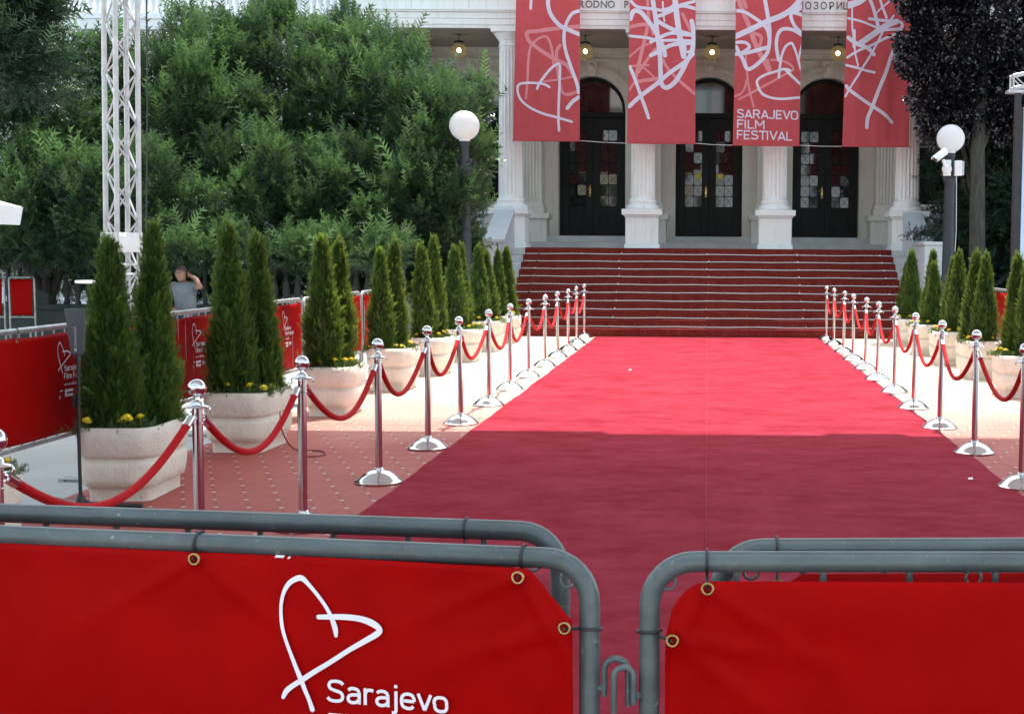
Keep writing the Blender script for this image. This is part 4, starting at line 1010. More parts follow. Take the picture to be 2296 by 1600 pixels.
yews = [
 ('broad dark yew at the left edge behind the market umbrella', [ell(30, 350, 21.5, 175, 215), ell(120, 470, 20.8, 150, 120), ell(205, 330, 22.8, 120, 225), ell(60, 560, 23.2, 230, 110, 0.8), ell(100, 568, 21.0, 170, 32, 0.6)]),
 ('tall yew directly behind the white truss tower', [ell(390, 310, 23.0, 185, 232), ell(300, 470, 21.2, 170, 125), ell(470, 200, 23.8, 110, 145), ell(370, 590, 23.6, 200, 110, 0.8), ell(390, 562, 20.9, 150, 34, 0.9)]),
 ('highest yew in the middle of the hedge, thin at its top', [ell(640, 300, 24.3, 200, 262), ell(620, 110, 24.8, 70, 110), ell(560, 450, 22.3, 160, 150), ell(620, 590, 23.6, 180, 110, 0.8), ell(610, 572, 21.2, 130, 32, 0.6)]),
 ('bright tipped yew whose top slopes down towards the portico', [ell(850, 290, 24.0, 165, 215), ell(770, 150, 24.6, 100, 105), ell(740, 460, 22.6, 150, 125), ell(830, 590, 23.6, 170, 110, 0.8), ell(790, 572, 21.4, 120, 32, 0.6)]),
 ('yew at the right end of the hedge, reaching behind the left street lamp', [ell(985, 330, 23.2, 95, 140), ell(940, 470, 22.8, 120, 115), ell(1050, 250, 24.3, 45, 58), ell(1035, 480, 23.4, 38, 85), ell(980, 580, 23.8, 90, 110, 0.7)]),
]
for i, (lab, ells) in enumerate(yews):
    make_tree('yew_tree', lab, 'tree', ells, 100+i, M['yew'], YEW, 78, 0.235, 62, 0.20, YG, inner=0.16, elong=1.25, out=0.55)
# loose top shoots against the roof balustrade
make_tree('fir_tree', 'dark fir reaching in at the upper left corner of the picture', 'tree', [ell(-60, 60, 18.0, 140, 140), ell(60, 20, 18.4, 75, 75), ell(20, 150, 18.2, 80, 55), ell(105, 60, 18.6, 45, 40)], 140, M['fir'], YEW, 60, 0.26, 90, 0.22, None, inner=0.12, droop=0.25, trunk=(at(-420, 300, 18).x, 18.3))

# cypresses
THU = leaf_template(12, R(34), 0.45, 0.14, 0.55, 0.35, 4, 0.2)
def cypress_mesh(seed, H=1.22, Rm=0.17, lean=0.0):
    r = np.random.RandomState(seed)
    def prof(t): return Rm*np.clip(np.minimum(0.72+1.3*t, 1.0)*np.clip((1-t)/0.82, 0, 1)**0.85, 0.015, 1)
    P, D, L, Tn = [], [], [], []
    npl = 150
    for k in range(npl):
        t_ = (k+r.rand())/npl; t_ = t_**1.05*0.97; a = r.rand()*2*np.pi
        rr = prof(t_)*(0.74+0.34*r.rand()); hz = (0.075+0.055*r.rand())*(1-0.45*t_); wd = (0.030+0.022*r.rand())*(1-0.45*t_)
        m = 46; w = r.randn(m, 3)*np.array([wd, wd, hz])*0.62
        c = np.array([rr*np.cos(a)+lean*t_**2, rr*np.sin(a), t_*H*0.93+0.03])
        # plumes lean in at their tips so they overlap like shingles
        w[:, 0] += -np.cos(a)*w[:, 2]*0.18; w[:, 1] += -np.sin(a)*w[:, 2]*0.18
        P.append(c+w); o = np.array([np.cos(a), np.sin(a), 0])
        D.append(o*0.35+np.array([0, 0, 1.0])+r.randn(m, 3)*0.30+np.stack([w[:, 0], w[:, 1], 0*w[:, 0]], 1)*7)
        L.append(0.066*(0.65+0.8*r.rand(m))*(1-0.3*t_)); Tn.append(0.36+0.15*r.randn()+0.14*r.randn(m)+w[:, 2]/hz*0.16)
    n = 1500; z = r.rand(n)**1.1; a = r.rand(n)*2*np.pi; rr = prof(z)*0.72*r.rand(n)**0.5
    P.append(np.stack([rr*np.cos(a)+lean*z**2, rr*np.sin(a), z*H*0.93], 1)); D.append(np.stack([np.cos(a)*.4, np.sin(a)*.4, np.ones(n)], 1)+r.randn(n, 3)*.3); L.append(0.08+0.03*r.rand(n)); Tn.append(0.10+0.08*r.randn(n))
    m = 34; zz = r.rand(m)
    P.append(np.stack([lean+r.randn(m)*0.007, r.randn(m)*0.007, H*(0.90+0.085*zz)], 1)); D.append(np.stack([r.randn(m)*0.4, r.randn(m)*0.4, np.ones(m)], 1)); L.append(0.075*(0.6+0.5*r.rand(m))); Tn.append(0.6+0*zz)
    return np.concatenate(P), np.concatenate(D), np.concatenate(L), np.concatenate(Tn)
cyp = []
for i in range(5):
    root = thing('cypress_tree', 'x', 'conifer', (0, 0, -50), 0, 'small cypresses standing in the stone planters')
    P, D, L, tn = cypress_mesh(i*7+3, 1.22, 0.150+0.010*(i % 3), (-0.03, 0.02, 0.0, 0.035, -0.015)[i])
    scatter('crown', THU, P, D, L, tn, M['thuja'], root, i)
    b = MB(); b.tube([(0, 0, 0), (0.004, 0, 0.3), (0, 0.003, 0.9)], [0.016, 0.012, 0.004], 8); b.build('trunk', M['twig'], root, smooth=True)
    cyp.append([root, False])
def cypress(k, loc, sc, label, rz):
    root, u = cyp[k]
    if not u: o = root; cyp[k][1] = True; o.location = loc; o.rotation_euler = (0, 0, rz); o['label'] = label
    else: o = place_copy(root, loc, rz, label)
    o.scale = sc if isinstance(sc, tuple) else (sc, sc, sc)
    return o
# planters
def planter_mesh():
    root = thing('stone_planter', 'x', 'planter', (0, 0, -50), 0, 'cast stone planters holding two cypresses')
    def ring(h, r, z, n=7):
        pts = []
        for cx, cy, a0 in ((h-r, h-r, 0), (-(h-r), h-r, 90), (-(h-r), -(h-r), 180), (h-r, -(h-r), 270)):
            for k in range(n):
                a = R(a0+90*k/(n-1)); pts.append((cx+r*math.cos(a), cy+r*math.sin(a), z))
        return pts
    prof = [(0.218, 0.05, 0.0), (0.222, 0.06, 0.075), (0.228, 0.065, 0.082), (0.258, 0.105, 0.105), (0.271, 0.125, 0.15), (0.278, 0.13, 0.235), (0.272, 0.125, 0.256), (0.258, 0.11, 0.264), (0.257, 0.11, 0.276), (0.272, 0.125, 0.287),
            (0.282, 0.13, 0.31), (0.285, 0.132, 0.40), (0.281, 0.13, 0.445), (0.268, 0.12, 0.466), (0.25, 0.10, 0.472), (0.238, 0.075, 0.462), (0.232, 0.07, 0.40)]
    b = MB(); b.loft([ring(*p) for p in prof]); b.build('tub', M['concrete'], root, smooth=True, angle=45)
    b = MB(); b.loft([ring(0.233, 0.07, 0.38), ring(0.233, 0.07, 0.425)]); so = b.build('soil', M['soil'], root)
    return root
pproto = planter_mesh(); pused = False
def flowerheads(seed, spots):
    root = thing('marigold_plant', 'x', 'flowers', (0, 0, 0), 0, 'yellow marigolds in the planters')
    r = np.random.RandomState(seed)
    n = 420; k = r.randint(0, len(spots), n); c = np.array([(s[0]*0.93, s[1]*0.93, 0.0) for s in spots])[k]
    P = c + np.stack([r.randn(n)*0.05, r.randn(n)*0.05, r.rand(n)*0.03], 1); D = np.stack([r.randn(n)*.6, r.randn(n)*.6, 0.5+r.rand(n)], 1)
    scatter('leaves', THU, P, D, 0.035+0.05*r.rand(n), 0.4+0.25*r.randn(n), M['herb'], root, seed)
    for s in spots:
        b = MB(); h = 0.055+0.05*r.rand(); tilt = Matrix.Translation((s[0], s[1], h)) @ Matrix.Rotation(r.uniform(-.6, .6), 4, 'X') @ Matrix.Rotation(r.uniform(-.6, .6), 4, 'Y')
        b.m = tilt
        for q in range(4):
            m_ = 9-q; rr = 0.031-0.006*q
            for e in range(m_):
                a = 2*math.pi*e/m_+q*.4; ca, sa = math.cos(a), math.sin(a); z = 0.006+q*0.006
                b.add([(0.2*rr*ca-0.2*rr*sa, 0.2*rr*sa+0.2*rr*ca, z-0.004), (rr*ca-0.30*rr*sa, rr*sa+0.30*rr*ca, z+0.004), (rr*1.08*ca, rr*1.08*sa, z+0.001), (rr*ca+0.30*rr*sa, rr*sa-0.30*rr*ca, z+0.004), (0.2*rr*ca+0.2*rr*sa, 0.2*rr*sa-0.2*rr*ca, z-0.004)], [(0, 1, 2, 3, 4)])
        b.sphere((0, 0, 0.012), 0.015, 10, 6)
        b.m = Matrix.Identity(4); b.tube([(s[0]*.95, s[1]*.95, 0), (s[0], s[1], h)], 0.002, 5)
        b.build('flower', M['petal'], root)
    return root
def pos_words(side, i, n): return f'{ordinal(i)} from the camera in the {side} row'
LP = [(-3.68, 6.3, 3), (-3.68, 8.45, 3), (-3.64, 10.47, -2), (-3.60, 12.73, 3), (-3.57, 15.02, 1), (-3.53, 16.9, -2), (-3.50, 18.95, 3), (-3.50, 20.9, 0), (-3.50, 22.85, 2)]
RP = [(3.47, 14.8, -4), (3.48, 16.95, 3), (3.45, 18.95, -2), (3.43, 20.75, 2), (3.46, 22.75, 0)]
# tree tops read from the photo: planter -> [(x, y top)]
LT = [[(-150, 500), (-110, 800)], [(241, 528), (337, 498)], [(512, 498), (578, 522)], [(722, 528), (757, 533)], [(853, 556), (879, 536)], [(949, 545), (968, 527)], [(1011, 549), (1031, 545)], [(1067, 547), (1088, 560)], [(1117, 558), (1135, 553)]]
RT = [[(2284, 568), (2308, 590)], [(2190, 560), (2211, 566)], [(2140, 575), (2155, 560)], [(2100, 560), (2112, 585)], [(2034, 585), (2048, 560)]]
rng = random.Random(77)
for side, PL, TT in (('left', LP, LT), ('right', RP, RT)):
    for i, (X, Y, rz) in enumerate(PL):
        lab = f'two-banded cast stone planter, {pos_words(side, i, 0)}'
        if not pused: p_ = pproto; p_.location = (X, Y, 0.005); p_.rotation_euler = (0, 0, R(rz)); p_['label'] = lab; pused = True; p_.scale = (.90, 1.42, 1)
        else: p_ = place_copy(pproto, (X, Y, 0.005), R(rz), lab, scale=(.89*rng.uniform(.97, 1.03), 1.38*rng.uniform(.97, 1.03), rng.uniform(.98, 1.02)))
        for k, (tx, ty) in enumerate(TT[i]):
            if side == 'left': Yt = Y + (-0.14 if k == 0 else 0.16)
            else: Yt = Y + (0.16 if k == 0 else -0.14)
            q = at(tx, ty, Yt); Xt = min(max(q.x, X-0.10), X+0.10); ztop = q.z
            if i == 0 and side == 'left': ztop = (1.68, 1.35)[k]
            Xt += 0
            sc = (ztop-0.42)/1.24; w = rng.uniform(.80, .97)
            near = 'nearer' if Yt < Y else 'farther'
            cypress(rng.randrange(5), (Xt, Yt, 0.42), (w, w, sc), f'{near} cypress in the {ordinal(i)} planter of the {side} row', rng.uniform(0, 6.28))
        if side == 'left': sp = [(0.16, 0.2), (0.17, -0.05), (0.1, -0.26), (-0.17, -0.28), (-0.08, -0.3), (0.17, -0.22)] if i != 1 else [(-0.18, -0.28), (-0.2, -0.24), (-0.15, -0.31), (0.02, -0.28), (0.15, -0.2), (0.1, -0.27), (0.18, 0.2)]
        else: sp = [(-0.17, -0.22), (-0.02, -0.28), (0.12, -0.26), (-0.17, 0.1), (-0.16, -0.05)]
        sp = [(a+rng.uniform(-.04, .03), c_+rng.uniform(-.02, .04)) for a, c_ in sp]
        fl = flowerheads(50+i+(20 if side == 'right' else 0), sp); fl.location = (X, Y, 0.43); fl['label'] = f'yellow marigolds along the rim of the {ordinal(i)} planter in the {side} row'

# ================================================================== BARRIERS AND VINYL SHEETS
def Z6(x, y): return ((600+x/3.213)/1.0614, (1200+y/3.213)/1.0614)
HEART = [[(640,1000,30),(632,940,44),(600,850,34),(560,775,30),(500,690,30),(430,605,34),(385,562,44),(345,562,44),(285,600,38),(242,680,30),(224,790,27),(236,920,28),(275,1060,30),(335,1220,34),(378,1320,40),(410,1400,36),(445,1480,34),(472,1555,40)],
         [(508,857,38),(600,856,42),(700,856,46),(820,868,48),(915,898,54),(978,942,46),(965,978,48),(870,1035,44),(740,1110,38),(600,1200,38),(480,1272,40),(395,1328,42),(320,1375,40),(275,1412,42),(250,1460,30)]]
def logo(root, surf, ox, oz, s, off=0.003, mats=None, sponsors=True):
    """festival mark: ox,oz = position of the mark's upper left, s = metres per mark unit"""
    mp = lambda x, y: (ox+(x-210)*s, oz-(y-545)*s)
    mb = MB()
    for k, st_ in enumerate(HEART):
        pts = [(*mp(x, y), w*s) for x, y, w in st_]; ribbon(mb, pts, surf, off+k*0.0012)
    mb.build('heart_mark', M['print'], root)
    mb = MB(); x0, z0 = mp(578, 1500)
    stroke_text(mb, 'Sarajevo', x0, z0, 925*s, surf, off+0.001, 186*s, None, 0.17)
    stroke_text(mb, 'Film Festival', x0, z0-262*s, 1290*s, surf, off+0.001, 186*s, None, 0.17)
    text_on(mb, 'www.sff.ba', x0, z0-470*s, 700*s, surf, off+0.001, 90*s, 0.015)
    mb.build('lettering', M['print'], root)
    if sponsors:
        mb = MB(); z1 = z0-800*s
        def q(mb, xa, xb, za, zb, o): mb.add([surf(xa, za, o), surf(xb, za, o), surf(xb, zb, o), surf(xa, zb, o)], [(0, 1, 2, 3)])
        q(mb, x0+60*s, x0+480*s, z1-40*s, z1+200*s, off); q(mb, x0-220*s, x0-170*s, z1-90*s, z1+20*s, off); q(mb, x0-200*s, x0-60*s, z1+150*s, z1+190*s, off)
        for k in range(4): q(mb, x0+(640+k*115)*s, x0+(710+k*115)*s, z1+(40 if k % 2 else 0)*s, z1+180*s, off)
        mb.build('sponsor_mark', M['print'], root)
        mb = MB(); q(mb, x0+150*s, x0+470*s, z1+50*s, z1+110*s, off+0.001); mb.build('sponsor_mark', M['vinyl'], root)
def barrier(P0, rz, L, H, zb, label, group, r=0.018, rings=(), hook=None, rc=0.075, mat='tube', feet=True, x0cap=True):
    root = thing('crowd_barrier', label, 'barrier', (P0[0], P0[1], 0), rz, group)
    b = MB()
    def corner(cx, cz, a0, a1): return [(cx+rc*math.cos(R(a0+(a1-a0)*k/8)), 0, cz+rc*math.sin(R(a0+(a1-a0)*k/8))) for k in range(9)]
    pts = [(0, 0, 0.02), (0, 0, H-rc-0.25)] + corner(rc, H-rc, 180, 90) + [(L*0.3, 0, H), (L*0.7, 0, H)] + corner(L-rc, H-rc, 90, 0) + [(L, 0, H-rc-0.25), (L, 0, 0.02)]
    b.tube(pts, r, 20); b.build('frame', M[mat], root, smooth=True, angle=60)
    b = MB(); b.tube([(r*.7, 0, zb), (L-r*.7, 0, zb)], r*0.85, 16); b.build('bottom_rail', M[mat], root, smooth=True)
    n = int(L/0.14)
    for k in range(1, n):
        b = MB(); b.cyl((L*k/n, 0, zb+r*.6), (L*k/n, 0, H-r*.7), 0.006, n=8); b.build('upright_bar', M[mat], root, smooth=True)
    if feet:
        for x in (0.0, L):
            b = MB(); b.box(x-0.022, x+0.022, -0.28, 0.28, 0.012, 0.022); b.box(x-0.02, x+0.02, -0.28, -0.24, 0.0, 0.0119); b.box(x-0.02, x+0.02, 0.24, 0.28, 0.0, 0.0119)
            b.build('foot', M[mat], root, bevel=0.003)
    for (x, z, rr) in rings:
        b = MB(); b.tube([(x+rr*math.cos(a), -0.006, z+rr*math.sin(a)) for a in np.linspace(0, 2*math.pi, 20, endpoint=False)], 0.0028, 8, closed=True); b.build('ring', M[mat], root, smooth=True)
    if hook:
        x, z, sg, fy, dz, rr = hook
        for sc, off in ((1, 0.0),):
            b = MB()
            arc = [(x+sg*(rr-rr*math.cos(a)), fy, z+rr*math.sin(a)) for a in np.linspace(0, math.pi, 12)]
            b.tube([(x, fy, z-dz*.75)]+arc+[(x+sg*2*rr, fy, z-dz)], 0.0056, 12); b.tube([(x-sg*0.002, fy, z-dz*.55), (x-sg*0.011, fy*0.4, z-dz*.55)], 0.006, 8)
            b.build('hook', M[mat], root, smooth=True, angle=60)
    return root
def vinyl_sheet(P0, rz, label, group, outline, waves, fy=-0.021, ties=(), logos=(), gx=60, gz=20, mat='vinyl', extra=None):
    """outline(x)->(zbottom, ztop) sampled between x0 and x1"""
    root = thing('vinyl_sheet', label, 'banner', (P0[0], P0[1], 0), rz, group)
    x0, x1, fn = outline
    surf = lambda x, z, off: (x, fy-waves(x, z)-off, z)
    b = MB(); vs = []
    for i in range(gx+1):
        x = x0+(x1-x0)*i/gx; zb, zt = fn(x)
        for j in range(gz+1): vs.append(surf(x, zb+(zt-zb)*j/gz, 0))
    b.add(vs, [(i*(gz+1)+j, (i+1)*(gz+1)+j, (i+1)*(gz+1)+j+1, i*(gz+1)+j+1) for i in range(gx) for j in range(gz)])
    o = b.build('sheet', M[mat], root, smooth=True); so = o.modifiers.new('thick', 'SOLIDIFY'); so.thickness = 0.0012; so.offset = -1
    for (x, z, tx, tz, kind) in ties:        # grommet with a cable tie to a tube at (tx,tz)
        g = MB(); p = Vector(surf(x, z, 0.003))
        g.tube([(p.x+0.0092*math.cos(a), p.y, p.z+0.0092*math.sin(a)) for a in np.linspace(0, 2*math.pi, 22, endpoint=False)], 0.0026, 8, closed=True)
        go = g.build('grommet', M['brass'], root, smooth=True)
        if kind:
            t_ = MB(); rr = 0.0205
            if kind == 'v':
                loop = [(tx+0.002*math.sin(a), rr*math.sin(a)*1.0, tz+rr*math.cos(a)) for a in np.linspace(0.2, 2*math.pi-0.4, 20)]
                mid_ = Vector(((x+tx)/2, -rr*0.9, (z+tz-rr)/2)); pts = [(p.x, p.y-0.002, p.z), (tx*.5+x*.5, -0.019, (z+tz-rr)/2+0.004)] + [(tx, -rr*math.sin(a), tz-rr*math.cos(a)) for a in np.linspace(0.5, 2*math.pi-0.3, 20)]
            else:
                pts = [(p.x, p.y-0.003, p.z), ((x+tx)/2, -0.026, (z+tz)/2)] + [(tx-(1 if tx > x else -1)*rr*math.cos(a), -rr*math.sin(a), tz+0.003*math.sin(a)) for a in np.linspace(0.7, 2*math.pi-0.3, 20)]
            t_.tube(pts, 0.0026, 7); t_.build('cable_tie', M['black'], root, smooth=True)
    for (ox, oz, s, sp) in logos: logo(root, surf, ox, oz, s, 0.003, sponsors=sp)
    if extra: extra(root, surf)
    return root
def clampf(v, a, b): return max(a, min(b, v))
FH = 1.06
# front left barrier (A) and the one behind it (B)
def line2(xa, ya, xb, yb, H):
    """top-rail centre pixels -> world points on height H"""
    def hz(x, y): d = ray(x, y); t_ = (H-CAMZ)/d.z; return Vector((d.x*t_, d.y*t_))
    return hz(xa, ya), hz(xb, yb)
def front(xa, ya, xb, yb, H, xpost, right_end, L):
    a, c_ = line2(xa, ya, xb, yb, H); u = (c_-a).normalized()
    # where the upright centre line (pixel column xpost) meets the rail line
    d = ray(xpost, 1400); k = d.x/d.y; t_ = (k*a.y-a.x)/(u.x-k*u.y); P = a+u*t_
    if right_end: P0 = P-u*L
    else: P0 = P
    return P0, math.atan2(u.y, u.x), P, u
PA0, rzA, PA, uA = front(0, 1198, 1240, 1250, FH, 1322, True, 2.2)
PB0, rzB, PB, uB = front(0, 1149, 1190, 1190, FH, 1256, True, 2.2)
PC0, rzC, PC, uC = front(1560, 1258, 2240, 1258.5, FH, 1456, False, 2.2)
PD0, rzD, PD, uD = front(1700, 1229, 2270, 1227, FH, 1612, False, 2.2)
def loc_on(P0, rz, x, y, fy=-0.021):
    u = Vector((math.cos(rz), math.sin(rz), 0)); n_ = Vector((math.sin(rz), -math.cos(rz), 0)); p0 = Vector((P0.x, P0.y, 0))+n_*(-fy)
    q = on_plane(x, y, p0, n_); return ((q-p0).dot(u), q.z)
G1 = 'grey tube barriers across the front'
rgA = [(*loc_on(PA0, rzA, 50, 1231, 0)[:2], 0.0125), (*loc_on(PA0, rzA, 1275, 1297, 0)[:2], 0.013)]
barrier(PA0, rzA, 2.2, FH, 0.2, 'grey tube barrier nearest the camera, left of the gap', G1, r=0.0178, rings=rgA, hook=(2.2+0.0265, 0.872, 1, -0.004, 0.06, 0.0205))
barrier(PB0, rzB, 2.2, FH, 0.2, 'grey tube barrier just behind the front left one', G1, r=0.0188, rings=[(2.2-0.05, FH-0.06, 0.013)])
rgC = [(*loc_on(PC0, rzC, 1497, 1301, 0)[:2], 0.013), (*loc_on(PC0, rzC, 2180, 1293, 0)[:2], 0.013)]
barrier(PC0, rzC, 2.2, FH, 0.2, 'grey tube barrier nearest the camera, right of the gap', G1, r=0.0178, rings=rgC, hook=(-0.0265, 0.866, -1, -0.014, 0.062, 0.0165))
barrier(PD0, rzD, 2.2, FH, 0.2, 'grey tube barrier just behind the front right one', G1, r=0.0182, rings=[(0.055, FH-0.04, 0.013)])
def mkout(edge_x, x_other, topz, cut_w, cut_h, side, rnd):
    x0, x1 = (x_other, edge_x) if side > 0 else (edge_x, x_other)
    def fn(x):
        e = (x1-x) if side > 0 else (x-x0)
        z = topz(x)
        if e < cut_w:
            q = e/cut_w
            z -= cut_h*((1-q) if not rnd else (1-math.sqrt(max(0, 1-(1-q)**2))))
        return (0.22, z)
    return (x0, x1, fn)
xe, _ = loc_on(PA0, rzA, 1288, 1500)
gA = [loc_on(PA0, rzA, 443, 1250), loc_on(PA0, rzA, 1171, 1286), loc_on(PA0, rzA, 1275, 1397)]
tiesA = [(gA[0][0], gA[0][1], gA[0][0]-0.008, FH, 'v'), (gA[1][0], gA[1][1], gA[1][0]-0.004, FH, 'v'), (gA[2][0], gA[2][1], 2.2, gA[2][1]-0.012, 'h')]
def fold(x, z, gx, gz_, ang, ln, wd, h):
    dx, dz = x-gx, z-gz_; c_, s_ = math.cos(R(ang)), math.sin(R(ang)); u = dx*c_+dz*s_; v = -dx*s_+dz*c_
    return h*math.exp(-(v/(wd*(0.35+max(u, 0)*2.2)))**2)*max(0, 1-u/ln) if u > -0.01 else 0.0
wvA = lambda x, z: (0.009*math.sin(x*3.1+1)+0.005*math.sin(x*7+z*5)+0.004*math.exp(-((z-1.0)/0.05)**2)*math.sin(x*9)
    + sum(fold(x, z, g[0], g[1], a_, 0.32, 0.022, 0.006) for g, a_ in ((gA[0], -38), (gA[0], -150), (gA[1], -60), (gA[1], -155), (gA[2], -160), (gA[2], -110))))
def heartA(root, surf):
    mb = MB()
    for k, st_ in enumerate(HEART):
        pts = []
        for x, y, w in st_:
            lx, lz = loc_on(PA0, rzA, *Z6(x, y)); pts.append((lx, lz, w/3.213/1.0614*2.24/F))
        ribbon(mb, pts, surf, 0.003+k*0.0012)
    mb.build('heart_mark', M['print'], root)
    a = loc_on(PA0, rzA, *Z6(578, 1497)); c_ = loc_on(PA0, rzA, *Z6(1503, 1582)); s = 2.24/F/3.213/1.0614
    mb = MB(); stroke_text(mb, 'Sarajevo', a[0], a[1], c_[0]-a[0], surf, 0.004, 180*s, c_)
    a2 = loc_on(PA0, rzA, *Z6(590, 1760)); stroke_text(mb, 'Film Festival', a2[0], a2[1], (c_[0]-a[0])*1.4, surf, 0.004, 186*s, (a2[0]+1, a2[1]+(c_[1]-a[1])/(c_[0]-a[0])))
    mb.build('lettering', M['print'], root)
    mb = MB()
    for xa, xb, y in ((165, 245, 398), (262, 292, 407)):
        p, q = loc_on(PA0, rzA, *Z6(xa, y+8)), loc_on(PA0, rzA, *Z6(xb, y-8)); mb.add([surf(p[0], p[1], 0.002), surf(q[0]-0.003, p[1], 0.002), surf(q[0], q[1], 0.002), surf(p[0]+0.003, q[1], 0.002)], [(0, 1, 2, 3)])
    mb.build('tape_scrap', M['print'], root)
vinyl_sheet(PA0, rzA, 'red vinyl sheet with the large white heart mark on the front left barrier', 'red vinyl sheets on the barriers', mkout(xe, 0.05, lambda x: FH-0.012, 0.075, 0.085, 1, False), wvA, ties=tiesA, extra=heartA, gx=200, gz=70)
xe, ztc = loc_on(PC0, rzC, 1491, 1500)
gC = [loc_on(PC0, rzC, 1585, 1312), loc_on(PC0, rzC, 1507, 1427)]
ztC = loc_on(PC0, rzC, 1900, 1299)[1]
tiesC = [(gC[0][0], gC[0][1], gC[0][0], FH, 'v'), (gC[1][0], gC[1][1], 0.0, gC[1][1]+0.004, 'h')]
wvC = lambda x, z: (0.009*math.sin(x*2.6)+0.006*math.sin(x*6-z*4)+0.006*math.exp(-((z-0.99)/0.06)**2)*math.sin(x*4+0.5)
    + sum(fold(x, z, g[0], g[1], a_, 0.32, 0.022, 0.006) for g, a_ in ((gC[0], -35), (gC[0], -120), (gC[1], -40), (gC[1], -10))))
vinyl_sheet(PC0, rzC, 'plain red vinyl sheet filling the front right barrier', 'red vinyl sheets on the barriers', mkout(xe, 2.15, lambda x: ztC-0.003*math.sin(x*2), 0.075, 0.10, -1, True), wvC, ties=tiesC, gx=200, gz=70)
vinyl_sheet(PB0, rzB, 'red vinyl sheet hidden behind the front left barrier, edge showing under its rail', 'red vinyl sheets on the barriers', mkout(2.165, 0.05, lambda x: FH-0.035, 0.07, 0.09, 1, False), lambda x, z: 0.004*math.sin(x*5), ties=[(2.02, FH-0.05, 2.02, FH, 'v'), (0.98, FH-0.05, 0.975, FH, 'v')], gx=50)
vinyl_sheet(PD0, rzD, 'red vinyl sheet behind the front right barrier, strip showing under the rail', 'red vinyl sheets on the barriers', mkout(0.06, 2.15, lambda x: FH-0.04, 0.06, 0.09, -1, False), lambda x, z: 0.004*math.sin(x*5), ties=[(0.10, FH-0.06, 0.10, FH, 'v')], gx=50)
# side barriers
rng = random.Random(9)
names = ['nearest', 'second', 'third', 'fourth', 'fifth', 'sixth']
for i, Y in enumerate((4.55, 6.75, 8.95, 11.15, 13.35, 15.55)):
    X = -4.13+0.012*i
    P0 = (X, Y); ph = rng.uniform(0, 6)
    barrier(P0, R(90)-0.004, 2.13, 1.08, 0.38, f'galvanised barrier, {names[i]} of the line left of the planters', 'galvanised barriers left of the planters', r=0.018, mat='zinc')
    wv = lambda x, z, ph=ph, i=i: 0.012*math.sin(x*3+ph)+0.008*math.sin(x*8+z*6+ph)+(0.03*math.exp(-((x-1.75)/0.12)**2)*(1.1-z) if i == 1 else 0)
    sag = lambda x: 1.05-0.012*math.sin(x/2.13*math.pi)-0.004*math.sin(x*11)
    vinyl_sheet(P0, R(90)-0.004, f'red vinyl sheet with a small heart mark, {names[i]} in the line left of the planters', 'red vinyl sheets on the barriers', (0.04, 2.09, lambda x, sag=sag: (0.405, sag(x))), wv,
                logos=[(1.52, 0.985, 1.95e-4, True)], ties=[(0.3, 1.03, 0.3, 1.08, 'v'), (1.1, 1.02, 1.1, 1.08, 'v')])
for i, Y in enumerate((17.3, 19.5, 21.7)):
    P0 = (4.15, Y)
    barrier(P0, R(-90), 2.13, 1.08, 0.38, f'galvanised barrier, {names[i]} of the line right of the planters', 'galvanised barriers right of the planters', mat='zinc')
    vinyl_sheet(P0, R(-90), f'plain red vinyl sheet, {names[i]} in the line right of the planters', 'red vinyl sheets on the barriers', (0.04, 2.09, lambda x: (0.405, 1.05-0.01*math.sin(x*1.5))), lambda x, z: 0.012*math.sin(x*4+z*3), gx=30, gz=8)
for i, (xa, L, lab) in enumerate(((20, 0.40, 'short red faced barrier far left below the umbrella'), (-48, 0.40, 'red faced barrier cut by the left edge of the picture'))):
    p = at(xa, 620, 21.0)
    barrier((p.x, 21.0), 0.0, L, 1.10, 0.47, lab, None, r=0.017, mat='zinc', rc=0.04)
    vinyl_sheet((p.x, 21.0), 0.0, 'small red sheet on the ' + ('short far left barrier' if i == 0 else 'barrier at the very left edge'), 'red vinyl sheets on the barriers', (0.03, L-0.03, lambda x: (0.50, 1.07)), lambda x, z: 0.012*math.sin(x*9+z*8), gx=16, gz=12)

# ================================================================== TRUSS TOWER
def truss_tower(name, label, cx, cy, s, phi, H, tilt):
    root = thing(name, label, 'truss tower', (cx, cy, 0), 0); root.rotation_euler = (0, tilt, 0)
    cs = [Vector((math.cos(phi+R(45+90*k)), math.sin(phi+R(45+90*k)), 0))*s/math.sqrt(2) for k in range(4)]
    for c in cs:
        b = MB(); b.cyl((c.x, c.y, 0.04), (c.x, c.y, H), 0.0262, n=18); co_ = b.build('chord', M['alu'], root, smooth=True)
        b = MB()
        for z in (1.36, 3.36, 5.36): b.cyl((c.x, c.y, z-0.045), (c.x, c.y, z+0.045), 0.0285, n=18)
        b.build('coupler', M['alu'], co_, smooth=True)
    for k in range(4):
        a, c = cs[k], cs[(k+1) % 4]; z = 0.1; up = k % 2 == 0
        step = 0.25
        while z+step < H:
            p, q = (a, c) if up else (c, a)
            d = (q-p).normalized()
            b = MB(); b.cyl((p.x+d.x*.02, p.y+d.y*.02, z), (q.x-d.x*.02, q.y-d.y*.02, z+step), 0.0105, n=8); b.build('brace', M['alu'], root, smooth=True)
            up = not up; z += step
        b = MB()
        for z in (0.09, 1.31, 1.41): b.cyl((a.x, a.y, z), (c.x, c.y, z), 0.0095, n=8)
        b.build('cross_tube', M['alu'], root, smooth=True)
    b = MB(); b.box(-0.3, 0.3, -0.3, 0.3, 0, 0.03); b.build('base_plate', M['alu'], root, bevel=0.004)
    return root, cs
p = at(262, 300, 13.7)
